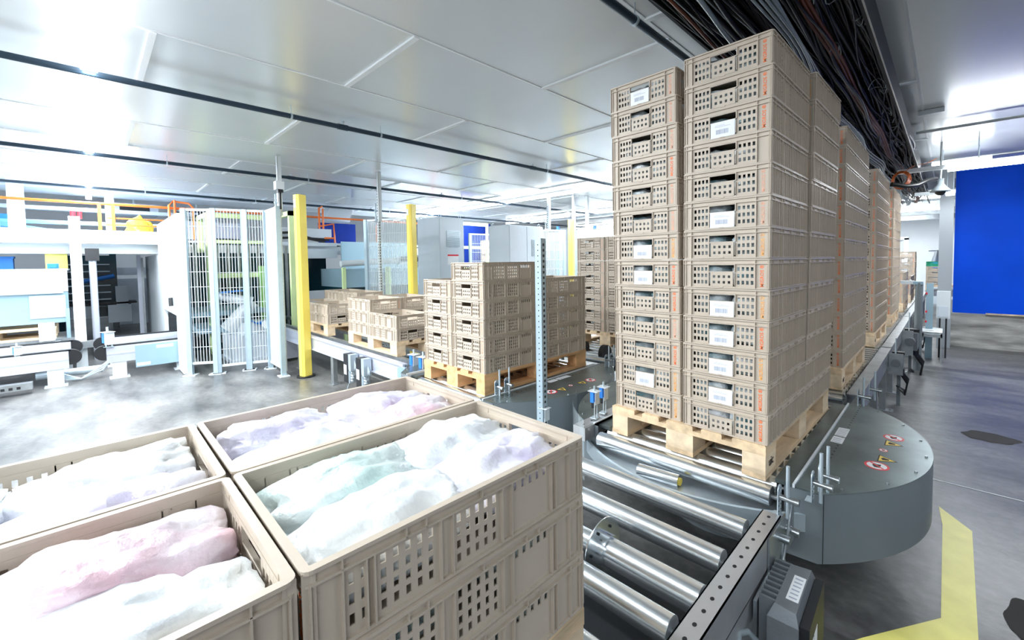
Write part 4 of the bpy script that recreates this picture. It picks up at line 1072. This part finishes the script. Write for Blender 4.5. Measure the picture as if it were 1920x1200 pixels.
for x, y, s, nm in ((-13.2, -1.2, .8, 'left'), (-13.6, .0, .8, 'right')):
    t = thing('air_unit', '%s ceiling air unit behind the orange handrail' % nm, 'air unit', (x, y, 2.7))
    part('hanger', M().tube((0, 0, .25), (0, 0, 1.5), .02), 'zinc', t)
    part('case', M().box(-.3, .3, -.4, .4, 0, .25), 'cabinet', t)
    part('grille', M().box(.3, .31, -.25, .25, .04, .20), 'dark', t)
for k, (y0_, y1_, z_, c, w) in enumerate(((-6.5, -.6, 2.66, 'zinc', 'upper'), (-4.5, .5, 2.40, 'cabinet', 'middle'), (-6.5, .3, 2.18, 'steel', 'lower'))):
    single('pipe_duct', M().box(-12.5-.2*k, -12.3-.2*k, y0_, y1_, z_, z_+.07), c, '%s horizontal duct behind the orange handrail on the mezzanine' % w, 'duct', 'ducts over the mezzanine')
for x_, w in ((-12.4, 'near'), (-13.0, 'far')):
    single('duct_stand', M().box(x_-.3, x_-.25, -.5, -.45, 2.0, 2.8).box(x_-.3, x_-.25, -.5, -.1, 2.75, 2.8), 'cabinet', '%s grey duct stand on the mezzanine behind the yellow sack' % w, 'stand')
single('machine_hood', M().box(-12.0, -11.6, -.6, .6, 2.0, 2.5).box(-11.6, -11.55, -.5, .0, 2.1, 2.35), 'lilac', 'pale machine hood on the mezzanine behind the yellow sack', 'hood')
# things under the mezzanine
t = thing('yellow_bin', 'yellow box panel left of the white gate post', 'box', (-9.95, -2.35, 1.50))
part('body', M().box(-.05, .05, -.10, .14, 0, .29), 'ycover', t)
single('grey_camera_head', M().box(-9.7, -9.6, -2.42, -2.30, 1.50, 1.58).tube((-9.62, -2.35, 1.54), (-9.55, -2.35, 1.54), .03), 'blue', 'small blue and white scanner head in front of the yellow panel', 'scanner')
for (y, c, k, nm) in ((-3.05, 'whitep', .27, 'white bin'), (-2.88, 'blue', .20, 'blue bin')):
    single('storage_bin', M().box(-10.3, -10.1, y-.10, y+.09, 1.50, 1.50+k).box(-10.32, -10.08, y-.11, y+.10, 1.50+k-.03, 1.50+k), c, '%s on top of the pale blue machine at the left' % nm, 'bin')
single('bin_shelf', M().box(-10.4, -9.4, -5, -2.2, 1.47, 1.50), 'whitep', 'flat white shelf on top of the pale blue machine', 'shelf')
t = thing('rear_machine', 'dark machine frame with grey rollers behind the gate opening', 'machine')
part('frame', M().box(-14.6, -14.5, -2.5, -1.55, .3, 1.8).box(-14.5, -14.4, -1.62, -1.5, 0, 1.85).box(-14.5, -14.4, -2.5, -2.4, 0, 1.85), 'teal', t)
m = M()
for k in range(7): m.box(-14.48, -14.42, -2.45, -1.6, .55+.17*k, .575+.17*k)
part('slats', m, 'zinc', t)
part('low_cabinets', M().box(-14.3, -13.9, -2.4, -1.9, .35, .62).box(-14.2, -13.8, -1.7, -1.3, .2, .62).box(-14.2, -13.8, -1.55, -1.35, .62, 1.05), 'cabinet', t)
part('belt', M().box(-14.4, -13.8, -2.5, -1.2, .64, .68), 'black', t)
part('blue_arm', M().tube((-14.3, -2.2, 1.15), (-14.3, -1.55, 1.3), .05, 0, 8), 'blue', t)
single('white_bench', M().box(-15.6, -15.2, -1.6, -.9, 1.3, 1.5).box(-15.6, -15.2, -1.6, -.9, 0, 1.2), 'cabinet', 'grey and white bench far behind the gate opening', 'bench')

# ------------------------------------------------------------------ middle background
t = thing('glass_machine', 'machine with dark teal tanks and pale hoods behind the cross conveyor', 'machine')
parts('hood', [(-9.3, -8.0, 1.48, 2.12, 1.05, 1.42), (-9.3, -8.0, 2.35, 3.1, 1.05, 1.42)], 'pblue', t)
parts('tank', [(-9.2, -8.05, 1.5, 2.1, .3, 1.05), (-9.2, -8.05, 2.4, 3.0, .3, 1.05)], 'teal', t)
parts('upright', [(-8.0, -7.94, 1.40, 1.46, 0, 1.45), (-8.0, -7.94, 2.14, 2.20, 0, 1.45)], 'lime', t)
part('green_tube', M().tube((-7.9, 2.30, .3), (-7.9, 2.30, 1.45), .06, 0, 14).tube((-7.9, 2.30, 1.08), (-7.9, 2.30, 1.10), .075, 0, 14).tube((-7.9, 2.30, 1.16), (-7.9, 2.30, 1.18), .075, 0, 14), 'lime', t)
part('crane_beam', M().tube((-7.9, 1.35, 1.52), (-7.9, 2.9, 1.60), .06, 0, 12).box(-7.98, -7.86, 2.55, 2.75, 1.5, 1.66), 'whitep', t)
part('black_blocks', M().box(-7.84, -7.78, 2.56, 2.68, 1.56, 1.66).box(-7.84, -7.78, 2.95, 3.08, 1.55, 1.65), 'black', t)
t = thing('sheet_housing', 'pale sheet metal housing panel left of the second strut', 'housing')
part('panel', M().box(-9.4, -9.3, 1.95, 3.6, .4, 2.02).box(-9.32, -9.28, 1.92, 1.97, .4, 2.02), 'pblue', t)
part('left_beam', M().box(-9.7, -9.6, .6, 1.95, 1.66, 1.86).box(-9.7, -9.6, .6, 1.95, 1.92, 2.0), 'cabinet', t)
part('dark_gap', M().box(-10.4, -10.3, .6, 1.95, .9, 1.66), 'teal', t)
t = thing('sorter_chute', 'long pale grey chute on the mezzanine behind the nearest yellow post', 'chute')
part('chute', M().box(-10.4, -10.3, .7, 2.1, 2.15, 2.36), 'cabinet', t)
part('cables', M().path([(-10.2, .7, 2.2), (-10.2, 1.2, 2.25), (-10.2, 1.6, 2.12), (-10.2, 2.0, 2.1)], .03, 0, 6).path([(-10.2, .7, 2.1), (-10.2, 1.4, 2.14), (-10.2, 1.9, 2.05)], .03, 0, 6), 'black', t)
single('blue_machine_panel', M().box(-11.6, -11.5, 2.25, 3.2, 2.0, 2.62), 'navy', 'dark blue panel behind the orange ladder cage', 'panel')
single('air_duct_unit', M().add([(-10.6, 1.95, 2.62), (-10.6, 2.55, 2.56), (-10.6, 2.62, 2.86), (-10.6, 2.10, 2.92), (-10.3, 1.95, 2.62), (-10.3, 2.55, 2.56), (-10.3, 2.62, 2.86), (-10.3, 2.10, 2.92)], [(0, 3, 2, 1), (4, 5, 6, 7), (0, 1, 5, 4), (1, 2, 6, 5), (2, 3, 7, 6), (3, 0, 4, 7)]), 'cabinet', 'tilted pale air unit hanging above the orange rail', 'air unit')
def cabinet(x0, x1, y0, y1, h, label, doors, grille=False, sign=True, z0=0):
    t = thing('electrical_cabinet', label, 'cabinet')
    part('body', M().box(x0, x1, y0, y1, z0, h), 'cabinet', t)
    n = len(doors)
    for k, (a, b) in enumerate(doors):
        d = part('door', M().box(x1, x1+.012, a+.006, b-.006, z0+.06, h-.02), 'cabinet', t)
        if k == n-1:
            if grille:
                m = M().box(x1+.012, x1+.022, a+(b-a)*.28, b-.1, h-.55, h-.25, 0)
                for q in range(12): m.box(x1+.022, x1+.024, a+(b-a)*.30, b-.11, h-.54+.024*q, h-.53+.024*q, 1)
                g = part('grille', m, ['zinc', 'skirt'], t)
            if sign: part('warning_label', M().box(x1+.0125, x1+.0135, a+(b-a)*.3, a+(b-a)*.75, h-.72, h-.69, 1).box(x1+.0125, x1+.0135, a+(b-a)*.3, a+(b-a)*.75, h-.88, h-.72, 0), ['jacket', 'red'], t, 'white notice with a red headline')
    m = M()
    for (x, y) in ((x0+.05, y0+.05), (x1-.05, y0+.05), (x1-.05, y1-.05)):
        m.path([(x, y+.025*math.cos(a), h+.025+.025*math.sin(a)) for a in [2*PI*i/12 for i in range(13)]], .006, 0, 6)
    part('lifting_eye', m, 'zinc', t)
cabinet(-6.95, -6.2, 2.45, 2.99, 2.36, 'tall grey electrical cabinet with a ventilation grille right of the second yellow post', [(2.45, 2.99)], True)
cabinet(-5.55, -5.0, 3.08, 3.93, 2.17, 'wide pale electrical cabinet with three lifting eyes behind the half height load', [(3.08, 3.50), (3.50, 3.93)], True)
t = thing('lime_frame', 'pale lime rack frame between the two electrical cabinets', 'frame')
parts('upright', [(-8.0, -7.95, 4.05, 4.10, 0, 2.5), (-8.0, -7.95, 5.0, 5.05, 0, 2.5)], 'lime', t)
parts('cross_beam', [(-8.0, -7.95, 4.10, 5.0, 2.42, 2.5), (-8.0, -7.95, 4.10, 5.0, 1.85, 1.92), (-8.0, -7.95, 4.10, 5.0, 1.35, 1.4)], 'lime', t)
single('blue_door_panel', M().box(-9.0, -8.9, 5.0, 5.9, 0, 2.6), 'navy', 'dark blue panel behind the lime rack frame', 'panel')
for k in range(6):
    o = crate(-8.35, 5.55, 1.05+k*CP*1.3+.0, PI/2, '%s crate of the stack behind the wire fence' % (ORD[5-k] if k else 'bottom'), 'crates behind the wire fence', logo=None)
    o.scale = (1, 1, 1.3)
single('crate_stand', M().box(-8.7, -8.0, 5.2, 5.9, 0, 1.05), 'cabinet', 'grey stand under the crates behind the wire fence', 'stand')
t = thing('tall_glass_booth', 'pale glazed booth with blue posts behind the perforated post', 'booth')
m = M()
for (x, y) in ((-6.6, 6.2), (-5.9, 6.8), (-5.2, 7.4), (-4.4, 8.0), (-3.6, 8.5)): m.box(x-.03, x+.03, y-.03, y+.03, 0, 2.4)
part('posts', m, 'blue', t)
m = M().add([(-6.6, 6.2, .1), (-3.6, 8.5, .1), (-3.6, 8.5, 2.35), (-6.6, 6.2, 2.35)], [(0, 1, 2, 3)])
part('glazing', m, 'glass', t)
part('notice', M().box(-5.0, -4.98, 5.4, 5.55, 1.35, 1.85), 'jacket', t)
single('far_partition', M().box(-9, -3.0, 10.0, 10.1, 0, 2.7), 'wallw', 'white partition wall far behind the glazed booth', 'partition')
m = M()
for k, (x, y) in enumerate(((-5.6, 5.6), (-5.45, 5.9), (-4.2, 6.9))): m.box(x-.03, x+.03, y-.03, y+.03, 2.2, 3.0)
single('ceiling_hangers', m, 'whitep', 'white ceiling hangers above the pale electrical cabinet', 'hanger')
m = M().box(-9, .0, 6.6, 6.7, 2.80, 2.86).box(-9, 0, 7.6, 7.75, 2.72, 2.80)
single('far_cable_tray', m, 'steel', 'pale cable trays under the ceiling beyond the cabinets', 'cable tray')
for k, w in enumerate(('nearest', 'second', 'third', 'fourth', 'farthest')):
    single('service_beam', M().box(-2.4, 3, 9.2+k*1.7, 9.35+k*1.7, 2.80-.03*k, 2.99), 'steel2', '%s dark service beam under the far ceiling left of the blue wall' % w, 'beam', 'service beams under the far ceiling')
for k, (yy, w) in enumerate(((9.7, 'first'), (11.4, 'second'), (14.9, 'third'), (16.6, 'fourth'))):
    lamp_row(yy, -1.6 if k % 2 else -2.6, .55 if k % 2 else .1, 2.86, '%s glowing tube among the far beams left of the blue wall' % w, 7 if k < 2 else 30, w=.09)
t = thing('forklift_load', 'blue bin with a dark machine far behind the green crate', 'bin', (.3, 16.5, 0))
part('bin', M().box(-.25, .35, 0, .5, 1.05, 1.35), 'blue', t)
part('stand', M().box(-.2, .3, .1, .4, 0, 1.05), 'cabinet', t)
part('mast', M().tube((-.05, .2, 1.35), (.0, .2, 1.7), .09, 0, 10, .05).tube((-.2, .2, 1.72), (.15, .2, 1.72), .03, 0, 8), 'motor', t)
t = thing('far_gantry', 'pale machine gantry above the far crate tower', 'gantry', (-1.0, 13.8, 0))
part('uprights', M().box(-.3, -.2, 0, .1, 0, 2.05).box(.65, .75, 0, .1, 0, 2.05), 'cabinet', t)
part('bridge', M().box(-.3, .75, 0, .1, 2.0, 2.08).tube((-.2, .05, 2.05), (.25, .05, 1.82), .03, 0, 8).tube((.68, .05, 2.05), (.25, .05, 1.82), .03, 0, 8), 'zinc', t)
if not P0_used[0]: bpy.data.objects.remove(P0)
